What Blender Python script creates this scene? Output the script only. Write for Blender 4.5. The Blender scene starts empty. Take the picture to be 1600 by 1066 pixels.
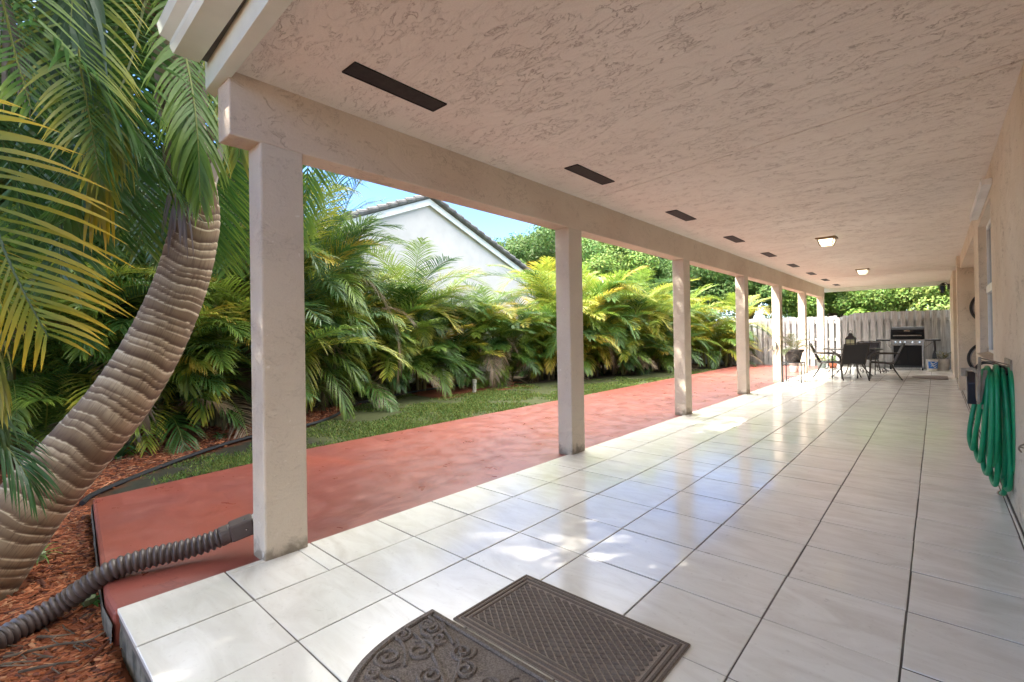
import bpy, math, random
import numpy as np
from mathutils import Vector, Matrix
R_ = math.radians
random.seed(7)
rng = np.random.default_rng(7)
scene = bpy.context.scene
COL = scene.collection

# ------------------------------------------------------------------ camera
cam_d = bpy.data.cameras.new('camera')
cam = bpy.data.objects.new('camera', cam_d); COL.objects.link(cam)
YAW, PIT, ROLL = .7278, .0056, -.0158
_F = Vector((-math.sin(YAW)*math.cos(PIT), math.cos(YAW)*math.cos(PIT), math.sin(PIT)))
_R = Vector((math.cos(YAW), math.sin(YAW), 0)); _U = _R.cross(_F)
_c, _s = math.cos(ROLL), math.sin(ROLL)
_R, _U = _c*_R + _s*_U, -_s*_R + _c*_U
mw = Matrix.Identity(4)
for i in range(3):
    mw[i][0] = _R[i]; mw[i][1] = _U[i]; mw[i][2] = -_F[i]
mw[0][3], mw[1][3], mw[2][3] = 2.3985, -1.2884, 1.2174
cam.matrix_world = mw
cam_d.sensor_width = 36; cam_d.lens = 739.46/1600*36
cam_d.shift_x = -3.76/1600; cam_d.shift_y = -13.24/1600
cam_d.clip_start = .05; cam_d.clip_end = 600
scene.camera = cam

# ------------------------------------------------------------------ sky and sun
SUN = Vector((-.33, -.56, .76)).normalized()
elev = math.asin(SUN.z); az = math.atan2(SUN.x, SUN.y)
w = bpy.data.worlds.new('World'); scene.world = w; w.use_nodes = True
nt = w.node_tree; nt.nodes.clear()
sky = nt.nodes.new('ShaderNodeTexSky'); sky.sky_type = 'NISHITA'; sky.sun_disc = False
sky.sun_elevation = elev; sky.sun_rotation = az; sky.air_density = .7; sky.dust_density = .2; sky.ozone_density = 2.5; sky.altitude = 0
FILL_CLOUD = 16.5
bg = nt.nodes.new('ShaderNodeBackground'); bg.inputs[1].default_value = .085
wo = nt.nodes.new('ShaderNodeOutputWorld')
hs_ = nt.nodes.new('ShaderNodeHueSaturation'); hs_.inputs['Saturation'].default_value = 1.15; hs_.inputs['Hue'].default_value = .506
nt.links.new(sky.outputs[0], hs_.inputs['Color']); 
# unseen broken cloud added high up as white fill light, clear blue lower down
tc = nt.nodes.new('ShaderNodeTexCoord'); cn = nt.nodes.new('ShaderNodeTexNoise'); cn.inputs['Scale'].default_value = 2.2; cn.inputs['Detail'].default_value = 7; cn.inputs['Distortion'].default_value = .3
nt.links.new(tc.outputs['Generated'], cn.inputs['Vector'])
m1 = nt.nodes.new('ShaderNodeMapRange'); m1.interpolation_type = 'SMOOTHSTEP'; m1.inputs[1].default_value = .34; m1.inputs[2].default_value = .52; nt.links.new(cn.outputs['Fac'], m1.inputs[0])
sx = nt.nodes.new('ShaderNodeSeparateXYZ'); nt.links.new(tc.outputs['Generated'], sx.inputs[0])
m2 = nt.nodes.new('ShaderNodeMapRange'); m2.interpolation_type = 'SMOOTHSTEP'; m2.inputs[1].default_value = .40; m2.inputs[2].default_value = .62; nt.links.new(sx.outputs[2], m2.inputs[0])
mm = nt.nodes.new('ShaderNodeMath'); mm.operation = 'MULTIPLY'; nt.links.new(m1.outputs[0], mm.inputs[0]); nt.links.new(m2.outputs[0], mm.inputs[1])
mx = nt.nodes.new('ShaderNodeMix'); mx.data_type = 'RGBA'; nt.links.new(mm.outputs[0], mx.inputs[0]); nt.links.new(hs_.outputs[0], mx.inputs[6]); mx.inputs[7].default_value = (FILL_CLOUD*1.04, FILL_CLOUD, FILL_CLOUD*.93, 1)
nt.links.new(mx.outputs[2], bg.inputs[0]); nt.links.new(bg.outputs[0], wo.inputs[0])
sd = bpy.data.lights.new('sun', 'SUN'); sd.energy = 2.0; sd.angle = R_(.5); sd.color = (1, .94, .84)
so = bpy.data.objects.new('sun', sd); COL.objects.link(so)
so.rotation_euler = SUN.to_track_quat('Z', 'Y').to_euler(); so.location = (-20, -30, 40)
vs = scene.view_settings
vs.view_transform = 'Standard'; vs.look = 'None'; vs.gamma = 1; vs.use_curve_mapping = False
vs.exposure = 2.98

# ------------------------------------------------------------------ materials
def srgb(r, g, b):
    f = lambda c: (c/255/12.92) if c/255 <= .04045 else ((c/255+.055)/1.055)**2.4
    return (f(r), f(g), f(b), 1)
class N:
    """small node helper"""
    def __init__(s, name):
        s.m = bpy.data.materials.new(name); s.m.use_nodes = True
        s.t = s.m.node_tree; s.b = s.t.nodes['Principled BSDF']; s.out = s.t.nodes['Material Output']
        s.co = s.t.nodes.new('ShaderNodeTexCoord').outputs['Object']
    def n(s, typ, ins={}, **kw):
        nd = s.t.nodes.new(typ)
        for k, v in kw.items(): setattr(nd, k, v)
        for k, v in ins.items():
            if hasattr(v, 'links') or isinstance(v, bpy.types.NodeSocket): s.t.links.new(v, nd.inputs[k])
            else: nd.inputs[k].default_value = v
        return nd
    def noise(s, scale, detail=3, dist=0, vec=None, rough=.55):
        return s.n('ShaderNodeTexNoise', {'Vector': vec or s.co, 'Scale': scale, 'Detail': detail, 'Distortion': dist, 'Roughness': rough}).outputs['Fac']
    def mapv(s, sc=(1,1,1), rot=(0,0,0), loc=(0,0,0), vec=None):
        return s.n('ShaderNodeMapping', {'Vector': vec or s.co, 'Scale': sc, 'Rotation': rot, 'Location': loc}).outputs[0]
    def mr(s, v, a, b, c=0, d=1, smooth=False):
        return s.n('ShaderNodeMapRange', {'Value': v, 'From Min': a, 'From Max': b, 'To Min': c, 'To Max': d}, interpolation_type='SMOOTHSTEP' if smooth else 'LINEAR').outputs[0]
    def math(s, op, a, b=0.0):
        nd = s.n('ShaderNodeMath', operation=op)
        for i, v in ((0, a), (1, b)):
            if isinstance(v, bpy.types.NodeSocket): s.t.links.new(v, nd.inputs[i])
            else: nd.inputs[i].default_value = v
        return nd.outputs[0]
    def mix(s, f, a, b, mode='MIX'):
        nd = s.n('ShaderNodeMix', data_type='RGBA', blend_type=mode)
        for i, v in ((0, f), (6, a), (7, b)):
            if isinstance(v, bpy.types.NodeSocket): s.t.links.new(v, nd.inputs[i])
            else: nd.inputs[i].default_value = v
        return nd.outputs[2]
    def color(s, c): s.set('Base Color', c)
    def set(s, k, v):
        if isinstance(v, bpy.types.NodeSocket): s.t.links.new(v, s.b.inputs[k])
        else: s.b.inputs[k].default_value = v
    def bump(s, h, strength=.5, dist=.01, nrm=None):
        ins = {'Height': h, 'Strength': strength, 'Distance': dist}
        if nrm is not None: ins['Normal'] = nrm
        o = s.n('ShaderNodeBump', ins).outputs[0]; s.t.links.new(o, s.b.inputs['Normal']); return o

def simple(name, c1, rough=.6, c2=None, scale=8, metal=0, bump=0, bscale=60, spec=.5, detail=4, lo=.35, hi=.65):
    m = N(name)
    if c2: m.color(m.mix(m.mr(m.noise(scale, detail), lo, hi), c1, c2))
    else: m.color(c1)
    m.set('Roughness', rough); m.set('Metallic', metal); m.set('Specular IOR Level', spec)
    if bump: m.bump(m.noise(bscale, 3), bump, .004)
    return m.m

def stucco(name, base, dark, ridge=1.0, sc=1.0, fine=.25, tint=None, mlo=.50, vsc=(1.0,.62,1.0), lw=1.0, dirt=False):
    m = N(name)
    v = m.mapv(vsc)
    n1 = m.noise(7.5*sc, 4.5, .8, v, .6)
    r1 = m.mr(m.math('ABSOLUTE', m.math('SUBTRACT', n1, .5)), 0, .020*lw, 1, 0)
    mask = m.mr(m.noise(2.2*sc, 3, 1.2, v), mlo, mlo+.09)
    n2 = m.noise(15*sc, 3.5, 1.6, v)
    r2 = m.mr(m.math('ABSOLUTE', m.math('SUBTRACT', n2, .56)), 0, .018*lw, 1, 0)
    mask2 = m.mr(m.noise(4*sc, 2, .6, m.mapv(loc=(3, 7, 1))), mlo+.02, mlo+.11)
    cre = m.math('MAXIMUM', m.math('MULTIPLY', r1, mask), m.math('MULTIPLY', r2, mask2))
    pl = m.mr(m.noise(3.4*sc, 3, 1.0, v), .44, .56, 0, .5)
    h = m.math('SUBTRACT', m.math('ADD', pl, m.math('MULTIPLY', m.noise(55, 3), fine)), m.math('MULTIPLY', cre, 1.0*ridge))
    c = m.mix(m.mr(m.noise(.9, 3), .35, .7), base, tint or base)
    c = m.mix(m.mr(m.noise(130, 2), .3, .7, 0, .12), c, dark)
    c = m.mix(m.math('MULTIPLY', cre, .55*min(1, ridge+.1)), c, dark)
    if dirt:
        z = m.n('ShaderNodeSeparateXYZ', {0: m.co}).outputs[2]
        d = m.mr(m.math('ADD', z, m.math('MULTIPLY', m.noise(9, 5, .5), -.35)), -.16, -.09, .6, 0)
        c = m.mix(d, c, srgb(92,84,68))
        c = m.mix(m.mr(m.noise(22, 4, .3), .68, .72, 0, .5), c, srgb(236,230,220))
    m.color(c); m.set('Roughness', .75); m.set('Specular IOR Level', .25)
    m.bump(h, .8, .007)
    return m.m

M = {}
M['ceiling'] = stucco('ceiling_stucco', srgb(232,225,213), srgb(146,122,106), .8, 1.7, .2, srgb(227,218,205), mlo=.475, vsc=(.55,1.25,1), lw=.8)
M['stucco'] = stucco('wall_stucco', srgb(226,214,195), srgb(126,102,78), .8, 1.3, .35, srgb(212,192,167))
M['column'] = stucco('column_stucco', srgb(216,203,184), srgb(150,134,116), .35, 1.6, .45, srgb(208,196,178), dirt=True)
M['beam'] = stucco('beam_stucco', srgb(220,206,186), srgb(150,128,106), .6, 1.3, .35, srgb(207,189,169))
M['trim'] = simple('trim_paint', srgb(222,228,214), .4, srgb(210,216,202), 3, bump=.05)
M['white'] = simple('white_paint', srgb(232,232,228), .4, srgb(215,215,210), 3)
M['vent'] = simple('vent_screen', (.006,.005,.005,1), .7, (.016,.014,.012,1), 30, bump=.3, bscale=200)
M['black'] = simple('black_metal', (.012,.012,.013,1), .4, (.02,.02,.02,1), 20)
M['bronze'] = simple('bronze_metal', (.03,.024,.02,1), .35, (.05,.042,.036,1), 20, metal=.3)
M['brass'] = simple('antique_brass', (.30,.22,.12,1), .35, (.2,.14,.08,1), 20, metal=.8)
M['steel'] = simple('brushed_steel', (.30,.27,.25,1), .34, (.22,.20,.18,1), 30, metal=1)
M['chrome'] = simple('knob_metal', (.7,.7,.7,1), .2, metal=1)
M['rubber'] = simple('black_rubber', (.012,.012,.012,1), .7, (.02,.02,.02,1), 50)
M['lidblack'] = simple('enamel_black', (.010,.011,.013,1), .65, spec=.2)
M['wire'] = simple('grey_wire', (.25,.25,.26,1), .4, metal=.6)
M['terracotta'] = simple('terracotta', srgb(170,92,62), .7, srgb(140,80,58), 12, bump=.1)
M['greypot'] = simple('grey_pot', srgb(110,120,116), .6, srgb(90,98,96), 12)
M['whitepot'] = simple('white_pot', srgb(214,208,198), .5, srgb(190,186,178), 10)
M['darkpot'] = simple('dark_pot', srgb(62,58,56), .55, srgb(112,104,96), 14, bump=.3, bscale=30, lo=.5, hi=.7)
M['soil'] = simple('potting_soil', (.03,.02,.013,1), .95, (.06,.04,.025,1), 60, bump=.6, bscale=90)
M['blue'] = simple('blue_label', srgb(30,96,170), .4, srgb(40,110,190), 10)
M['brownplastic'] = simple('brown_plastic', srgb(78,68,66), .38, srgb(92,82,80), 6, bump=.05)
M['bracket'] = simple('beige_metal', srgb(150,138,120), .5, srgb(120,104,84), 12, bump=.15)
M['darkplastic'] = simple('dark_plastic', srgb(34,34,44), .35)
M['candle'] = simple('candle_wax', srgb(225,215,165), .5)
M['edging'] = simple('black_edging', (.014,.014,.016,1), .5)
M['stone'] = simple('planter_stone', srgb(168,162,150), .85, srgb(120,114,104), 9, bump=.6, bscale=25)
M['roof'] = simple('roof_tile', srgb(112,112,112), .8, srgb(82,80,80), 4, bump=.3, bscale=20)
M['roof_light'] = simple('light_roof_tile', srgb(178,178,180), .8, srgb(150,150,152), 4, bump=.3, bscale=20)
M['housewall'] = simple('house_wall', srgb(196,192,188), .8, srgb(188,184,180), 2, bump=.12, bscale=60)
M['stub'] = simple('pvc', srgb(200,198,190), .5, srgb(150,145,130), 20)

def m_tiles():
    m = N('floor_tile')
    rnd = m.n('ShaderNodeNewGeometry').outputs['Random Per Island']
    off = m.n('ShaderNodeCombineXYZ', {'X': m.math('MULTIPLY', rnd, 37.0), 'Y': m.math('MULTIPLY', rnd, 91.0), 'Z': 0.0}).outputs[0]
    v = m.n('ShaderNodeVectorMath', {0: m.co, 1: off}, operation='ADD').outputs[0]
    v2 = m.mapv((1.5, 5.0, 1), (0, 0, .65), vec=v)
    vein = m.noise(1.5, 6, 1.2, v2, .62)
    cloud = m.noise(2.5, 4, .5, v)
    c = m.mix(m.mr(vein, .38, .66), srgb(240,239,233), srgb(222,219,211))
    c = m.mix(m.mr(cloud, .45, .75, 0, .55), c, srgb(244,243,238))
    c = m.mix(m.mr(m.noise(40, 3, 0, v), .62, .8, 0, .35), c, srgb(176,168,158))
    g = m.noise(.7, 4)
    c = m.mix(m.mr(g, .5, .75, 0, .16), c, srgb(160,152,140))
    c = m.mix(m.mr(rnd, 0, 1, 0, .14), c, srgb(200,196,188))
    c = m.mix(m.mr(m.noise(13, 5, .8), .66, .74, 0, .22), c, srgb(120,110,98))
    m.color(c)
    m.set('Roughness', m.mr(m.noise(3.0, 5, .3), .3, .75, .10, .24)); m.set('Specular IOR Level', .6)
    m.bump(m.math('ADD', m.noise(6, 3, .3, v), m.math('MULTIPLY', m.noise(45, 2), .12)), .14, .004)
    return m.m
M['tile'] = m_tiles()
M['grout'] = simple('grout', srgb(112,105,98), .9, srgb(74,68,62), 3)

def m_red():
    m = N('red_concrete')
    a = m.noise(1.2, 5, .6); b = m.noise(5, 6, .4)
    c = m.mix(m.mr(a, .35, .68), srgb(144,76,64), srgb(130,76,71))
    vv = m.mapv((1.0, .35, 1))
    st = m.mr(m.math('MULTIPLY', m.mr(m.noise(1.1, 3, .5, vv), .5, .62), m.mr(m.noise(7, 6, .8, vv, .7), .42, .6)), .1, .8, 0, 1)
    sep = m.n('ShaderNodeSeparateXYZ', {0: m.co})
    near = m.mr(sep.outputs[0], -2.0, -.9, 0, 1)
    st = m.math('MULTIPLY', st, near); crk = m.mr(m.math('ABSOLUTE', m.math('SUBTRACT', m.noise(.8, 6, 1.0), .5)), 0, .0025, .5, 0)
    c = m.mix(m.math('MULTIPLY', st, .75), c, srgb(112,48,44))
    c = m.mix(crk, c, srgb(92,44,40))
    c = m.mix(m.mr(m.noise(60, 3), .68, .78, 0, .35), c, srgb(205,160,140))
    c = m.mix(m.mr(m.noise(2.6, 6, .9), .6, .7, 0, .3), c, srgb(176,120,104))
    m.color(c); m.set('Roughness', m.mr(b, .3, .7, .26, .42)); m.set('Specular IOR Level', .6)
    m.bump(m.math('ADD', m.noise(4, 5), m.math('MULTIPLY', m.noise(70, 3), .25)), .25, .006)
    return m.m
M['red'] = m_red()
M['concrete'] = simple('rough_concrete', srgb(122,116,104), .9, srgb(62,60,52), 10, bump=.9, bscale=22)

def m_attr(name, rough=.55, transl=0.0, var=.25, spec=.4, bump=0, bscale=60):
    m = N(name)
    a = m.n('ShaderNodeAttribute', attribute_name='Col').outputs['Color']
    c = m.mix(m.mr(m.noise(9, 3), .3, .7, 0, var), a, m.mix(.5, a, (0, 0, 0, 1)))
    m.color(c); m.set('Roughness', rough); m.set('Specular IOR Level', spec)
    if bump: m.bump(m.noise(bscale, 3), bump, .004)
    if transl:
        tr = m.n('ShaderNodeBsdfTranslucent', {'Color': m.mix(.55, c, (.75, .85, .12, 1), 'MULTIPLY')})
        tr2 = m.n('ShaderNodeBsdfTranslucent', {'Color': c})
        ms = m.n('ShaderNodeMixShader', {0: transl, 1: m.b.outputs[0], 2: tr2.outputs[0]})
        m.t.links.new(ms.outputs[0], m.out.inputs[0])
    return m.m
M['leaf'] = m_attr('palm_leaf', .38, .40, .2, .5)
M['treeleaf'] = m_attr('tree_leaf', .55, .30, .25, .3)
M['grass'] = m_attr('grass_blade', .6, .25, .3, .2)
M['chip'] = m_attr('wood_chip', .85, 0, .35, .2)
M['ground'] = m_attr('ground_soil', .95, 0, .5, .1, .9, 40)
M['bark'] = simple('tree_bark', srgb(110,98,84), .9, srgb(70,60,50), 10, bump=.7, bscale=20)
M['stem'] = m_attr('palm_stem', .6, 0, .4, .3)

def m_trunk():
    m = N('palm_trunk_bark')
    ph = m.n('ShaderNodeAttribute', attribute_name='phase').outputs['Fac']
    uv = m.n('ShaderNodeUVMap').outputs[0]
    rn = m.n('ShaderNodeAttribute', attribute_name='ringtone').outputs['Fac']
    fib = m.noise(1, 4, .2, m.mapv((150, 9.0, 1), vec=uv))
    pat = m.noise(1, 4, .6, m.mapv((3.0, 2.2, 1), vec=uv))
    c = m.mix(m.mr(ph, .0, .8, smooth=True), m.mix(rn, srgb(80,62,48), srgb(118,98,78)), m.mix(rn, srgb(146,126,100), srgb(192,176,146)))
    c = m.mix(m.mr(pat, .42, .62, 0, .6), c, srgb(120,101,80))
    c = m.mix(m.mr(ph, .80, .93), c, srgb(212,200,170))
    c = m.mix(m.mr(fib, .5, .7, 0, .5), c, srgb(78,60,54))
    c = m.mix(m.mr(m.noise(3.2, 4, .5), .62, .72, 0, .6), c, srgb(70,52,46))
    m.color(c); m.set('Roughness', .8); m.set('Specular IOR Level', .25)
    m.bump(fib, .35, .002)
    return m.m
M['trunk'] = m_trunk()

def m_hose():
    m = N('green_hose')
    m.color(m.mix(m.mr(m.noise(14, 3), .4, .75, 0, .6), srgb(6,132,84), srgb(24,158,108)))
    m.set('Roughness', .42)
    return m.m
M['hose'] = m_hose()

def m_fence():
    m = N('weathered_board')
    rnd = m.n('ShaderNodeNewGeometry').outputs['Random Per Island']
    v = m.mapv((30, 30, 1.6))
    g = m.noise(1.0, 5, .5, v)
    c = m.mix(m.mr(g, .35, .68), srgb(196,196,196), srgb(146,144,142))
    c = m.mix(m.mr(rnd, 0, 1, 0, .35), c, srgb(150,146,142))
    c = m.mix(m.mr(m.noise(4, 4), .58, .75, 0, .4), c, srgb(112,100,90))
    m.color(c); m.set('Roughness', .85); m.bump(g, .5, .004)
    return m.m
M['fence'] = m_fence()

def m_mat(name, c1, c2):
    m = N(name)
    n = m.noise(160, 4)
    c = m.mix(m.mr(n, .35, .7), c1, c2)
    c = m.mix(m.mr(m.noise(5, 4), .55, .78, 0, .45), c, srgb(140,132,124))
    m.color(c); m.set('Roughness', .85); m.set('Specular IOR Level', .25)
    m.bump(n, .6, .003)
    return m.m
M['mat_base'] = m_mat('mat_rubber_light', srgb(166,154,144), srgb(136,124,115))
M['mat_brown'] = m_mat('mat_rubber_brown', srgb(122,110,101), srgb(96,86,79))
M['mat_dark'] = m_mat('mat_coir_dark', srgb(92,84,80), srgb(140,130,122))

def glassy(name, col, rough=.08, alpha=None, emit=None, es=0):
    m = N(name); m.color(col); m.set('Roughness', rough)
    if emit: m.set('Emission Color', emit); m.set('Emission Strength', es)
    return m.m
M['winglass'] = glassy('window_glass', (.02,.025,.03,1), .04)
M['tableglass'] = glassy('table_glass', (.03,.035,.04,1), .06)
M['lampglass'] = glassy('lit_lamp_glass', (.9,.85,.75,1), .3, emit=(1,.82,.55,1), es=.55)
def m_sling():
    m = N('sling_fabric')
    wv = m.n('ShaderNodeTexChecker', {'Vector': m.co, 'Scale': 70.0, 'Color1': (.012,.012,.014,1), 'Color2': (.045,.042,.045,1)}).outputs[0]
    m.color(wv); m.set('Roughness', .75); return m.m
M['sling'] = m_sling()

# ------------------------------------------------------------------ mesh helpers
def tag(o, label=None, cat=None, group=None, kind=None):
    if label: o['label'] = label
    if cat: o['category'] = cat
    if group: o['group'] = group
    if kind: o['kind'] = kind
    return o
def empty(name, loc=(0,0,0), rz=0, **kw):
    o = bpy.data.objects.new(name, None); COL.objects.link(o); o.location = loc; o.rotation_euler = (0, 0, rz)
    o.empty_display_size = .1
    return tag(o, **kw)
class MB:
    def __init__(s): s.v = []; s.f = []; s.c = []; s.ph = []; s.uv = []
    def add(s, vs, fs, col=None):
        k = len(s.v); s.v += [tuple(p) for p in vs]; s.f += [tuple(i+k for i in f) for f in fs]
        if col is not None:
            s.c += ([tuple(col)]*len(vs) if not isinstance(col[0], (tuple, list)) else [tuple(q) for q in col])
        return s
    def box(s, x0, x1, y0, y1, z0, z1, mtx=None, col=None, top=None):
        if top is None: top = (0, 0)
        a, b = top
        p = [(x0,y0,z0),(x1,y0,z0),(x1,y1,z0),(x0,y1,z0),(x0+a,y0+b,z1),(x1-a,y0+b,z1),(x1-a,y1-b,z1),(x0+a,y1-b,z1)]
        if mtx is not None: p = [mtx @ Vector(q) for q in p]
        return s.add(p, [(0,3,2,1),(4,5,6,7),(0,1,5,4),(1,2,6,5),(2,3,7,6),(3,0,4,7)], col)
    def bar(s, a, b, w, h, up=(0,0,1)):
        a = Vector(a); b = Vector(b); d = b-a; L = d.length; d.normalize()
        r = d.cross(Vector(up)); r = r.normalized() if r.length > 1e-4 else Vector((1,0,0)); u = r.cross(d)
        m = Matrix((( r.x,d.x,u.x,a.x),(r.y,d.y,u.y,a.y),(r.z,d.z,u.z,a.z),(0,0,0,1)))
        return s.box(-w/2, w/2, 0, L, -h/2, h/2, m)
    def tube(s, pts, r, n=8, col=None, cap=True, closed=False):
        pts = [Vector(p) for p in pts]; K = len(pts)
        rs = r if isinstance(r, (list, tuple)) else [r]*K
        vs = []; up = None
        for i, p in enumerate(pts):
            if closed: d = (pts[(i+1) % K]-pts[i-1])
            else: d = pts[min(i+1, K-1)]-pts[max(i-1, 0)]
            d.normalize()
            if up is None:
                up = d.orthogonal().normalized()
            up = (up - d*up.dot(d)); up = up.normalized() if up.length > 1e-5 else d.orthogonal().normalized()
            q = d.cross(up)
            for k in range(n):
                t = 2*math.pi*k/n
                vs.append(p + rs[i]*(math.cos(t)*up + math.sin(t)*q))
        fs = []
        for i in range(K if closed else K-1):
            j = (i+1) % K
            for k in range(n):
                fs.append((i*n+k, i*n+(k+1) % n, j*n+(k+1) % n, j*n+k))
        if cap and not closed:
            fs.append(tuple(range(n-1, -1, -1))); fs.append(tuple(range((K-1)*n, K*n)))
        return s.add(vs, fs, col)
    def lathe(s, prof, c=(0,0,0), n=24, cap=True, mtx=None, col=None):
        vs = []
        for r, z in prof:
            for k in range(n):
                t = 2*math.pi*k/n; p = Vector((c[0]+r*math.cos(t), c[1]+r*math.sin(t), c[2]+z))
                vs.append(mtx @ p if mtx is not None else p)
        fs = []
        for i in range(len(prof)-1):
            for k in range(n): fs.append((i*n+k, i*n+(k+1) % n, (i+1)*n+(k+1) % n, (i+1)*n+k))
        if cap: fs.append(tuple(range(n-1, -1, -1))); fs.append(tuple(range((len(prof)-1)*n, len(prof)*n)))
        return s.add(vs, fs, col)
    def prism(s, poly, z0, z1, mtx=None, axis='z'):
        n = len(poly)
        def P(a, b, h): return {'z': (a, b, h), 'x': (h, a, b), 'y': (a, h, b)}[axis]
        p = [P(a, b, z0) for a, b in poly] + [P(a, b, z1) for a, b in poly]
        if mtx is not None: p = [mtx @ Vector(q) for q in p]
        return s.add(p, [tuple(range(n-1, -1, -1)), tuple(range(n, 2*n))] + [(i, (i+1) % n, n+(i+1) % n, n+i) for i in range(n)])
    def build(s, name, mat, parent=None, smooth=False, bevel=0, label=None):
        me = bpy.data.meshes.new(name); me.from_pydata(s.v, [], s.f); me.update()
        if s.c and len(s.c) == len(s.v):
            at = me.color_attributes.new('Col', 'FLOAT_COLOR', 'POINT')
            a = np.ones((len(s.v), 4), np.float32); a[:, :3] = np.array(s.c, np.float32)[:, :3]
            at.data.foreach_set('color', a.ravel())
        if isinstance(mat, str): mat = M[mat]
        me.materials.append(mat)
        if smooth is True: me.polygons.foreach_set('use_smooth', [True]*len(me.polygons))
        o = bpy.data.objects.new(name, me); COL.objects.link(o)
        if parent is not None: o.parent = parent
        if bevel:
            b = o.modifiers.new('bevel', 'BEVEL'); b.width = bevel; b.segments = 2; b.limit_method = 'ANGLE'; b.angle_limit = R_(40)
        if smooth == 'auto':
            me.polygons.foreach_set('use_smooth', [True]*len(me.polygons))
            me.set_sharp_from_angle(angle=R_(40))
        if label: o['label'] = label
        return o
def fast_mesh(name, V, F, C, mat, parent=None):
    """V (n,3), F (m,k), C (n,3) numpy"""
    me = bpy.data.meshes.new(name); k = F.shape[1]
    me.vertices.add(len(V)); me.vertices.foreach_set('co', V.astype(np.float32).ravel())
    me.loops.add(F.size); me.loops.foreach_set('vertex_index', F.astype(np.int32).ravel())
    me.polygons.add(len(F)); me.polygons.foreach_set('loop_start', np.arange(0, F.size, k, dtype=np.int32))
    me.polygons.foreach_set('loop_total', np.full(len(F), k, np.int32))
    me.update(calc_edges=True)
    at = me.color_attributes.new('Col', 'FLOAT_COLOR', 'POINT')
    a = np.ones((len(V), 4), np.float32); a[:, :3] = C; at.data.foreach_set('color', a.ravel())
    me.materials.append(M[mat]); me.validate()
    o = bpy.data.objects.new(name, me); COL.objects.link(o)
    if parent is not None: o.parent = parent
    return o
def copy_tree(o, parent=None):
    c = o.copy(); COL.objects.link(c); c.parent = parent
    for ch in list(o.children): copy_tree(ch, c)
    return c
def spline(P, n):
    """catmull-rom through points"""
    P = [Vector(p) for p in P]; Q = [P[0]*2-P[1]] + P + [P[-1]*2-P[-2]]; out = []
    seg = len(P)-1
    for i in range(n):
        t = i/(n-1)*seg; k = min(int(t), seg-1); u = t-k
        a, b, c, d = Q[k], Q[k+1], Q[k+2], Q[k+3]
        out.append(.5*((2*b)+(-a+c)*u+(2*a-5*b+4*c-d)*u*u+(-a+3*b-3*c+d)*u**3))
    return out

# ================================================================== GROUND
XW, XB, XO = 2.77, -.36, -.54      # house wall, beam inner face, beam outer face
ZC, ZB = 2.64, 2.30
TW, TL = .457, .4528
def gz(x, y):
    near = 1/(1+math.exp((y+.55)*9))
    z = -.075 - .10*near
    z += .015*math.sin(x*2.1+y)*math.cos(y*1.7)
    if x < -7: z += 0
    return z
edge_pts = [(-2.95,-.75),(-3.17,-.59),(-3.7,.15),(-4.2,.95),(-4.42,1.9),(-5.0,2.6),(-5.72,3.15),(-6.2,4.1),(-6.46,5.08),(-6.7,6.4),(-6.6,7.4)]
def edge_x(y):
    for (x0, y0), (x1, y1) in zip(edge_pts, edge_pts[1:]):
        if y0 <= y <= y1: return x0+(x1-x0)*(y-y0)/(y1-y0)
    if y > 7.4:
        ks = [(7.4,-6.4),(8.7,-5.5),(10.9,-4.85),(14,-4.3),(15.9,-3.2),(18.2,-3.0)]
        for (a, b), (c, d) in zip(ks, ks[1:]):
            if a <= y <= c: return b+(d-b)*(y-a)/(c-a)
        return -3
    return -2.9
def ground():
    xs = np.concatenate([np.array([-300,-120,-60,-35,-22,-16]), np.arange(-12, .01, .12), np.array([.4,1,2,3,4,6,10,20,40,120,300])])
    ys = np.concatenate([np.array([-300,-120,-60,-30,-15,-8]), np.arange(-5, 19, .14), np.array([20,22,25,30,40,60,120,300])])
    V = []; C = []
    for y in ys:
        for x in xs:
            inn = -12 <= x <= 0 and -5 <= y <= 19
            z = gz(x, y) if inn else (-.075 if y > -.55 else -.175)
            if x > -.25 and x < 3 and y > -.85: z = -.25
            V.append((x, y, z))
            ex = edge_x(y)
            if y < -.62 or (x < ex and y < 3.4 and x > -6.3) or (x < -5.2 and 5 < y < 8 and x > -7.5): c = (.16,.055,.028)
            elif x < ex: c = (.05,.04,.03)
            elif x < -2.8 and y < 18: c = (.045,.045,.032) if y < 1.5 else (.075,.085,.038)
            else: c = (.07,.075,.04)
            C.append(c)
    nx, ny = len(xs), len(ys); F = []
    for j in range(ny-1):
        for i in range(nx-1): F.append((j*nx+i, j*nx+i+1, (j+1)*nx+i+1, (j+1)*nx+i))
    o = fast_mesh('ground', np.array(V), np.array(F), np.array(C), 'ground'); o['kind'] = 'structure'
    o.data.polygons.foreach_set('use_smooth', [True]*len(o.data.polygons))
ground()

# ---- red slab
sl = [(-2.56,-.725),(-2.70,.46),(-2.87,1.1),(-2.92,5.8),(-2.97,11.2),(-3.02,17.9),(-.41,17.9),(-.41,-.90),(-.62,-.905)]
o = MB().prism(sl[::-1], -.34, -.012).build('red_path', 'red', bevel=.02); o['kind'] = 'structure'
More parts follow.
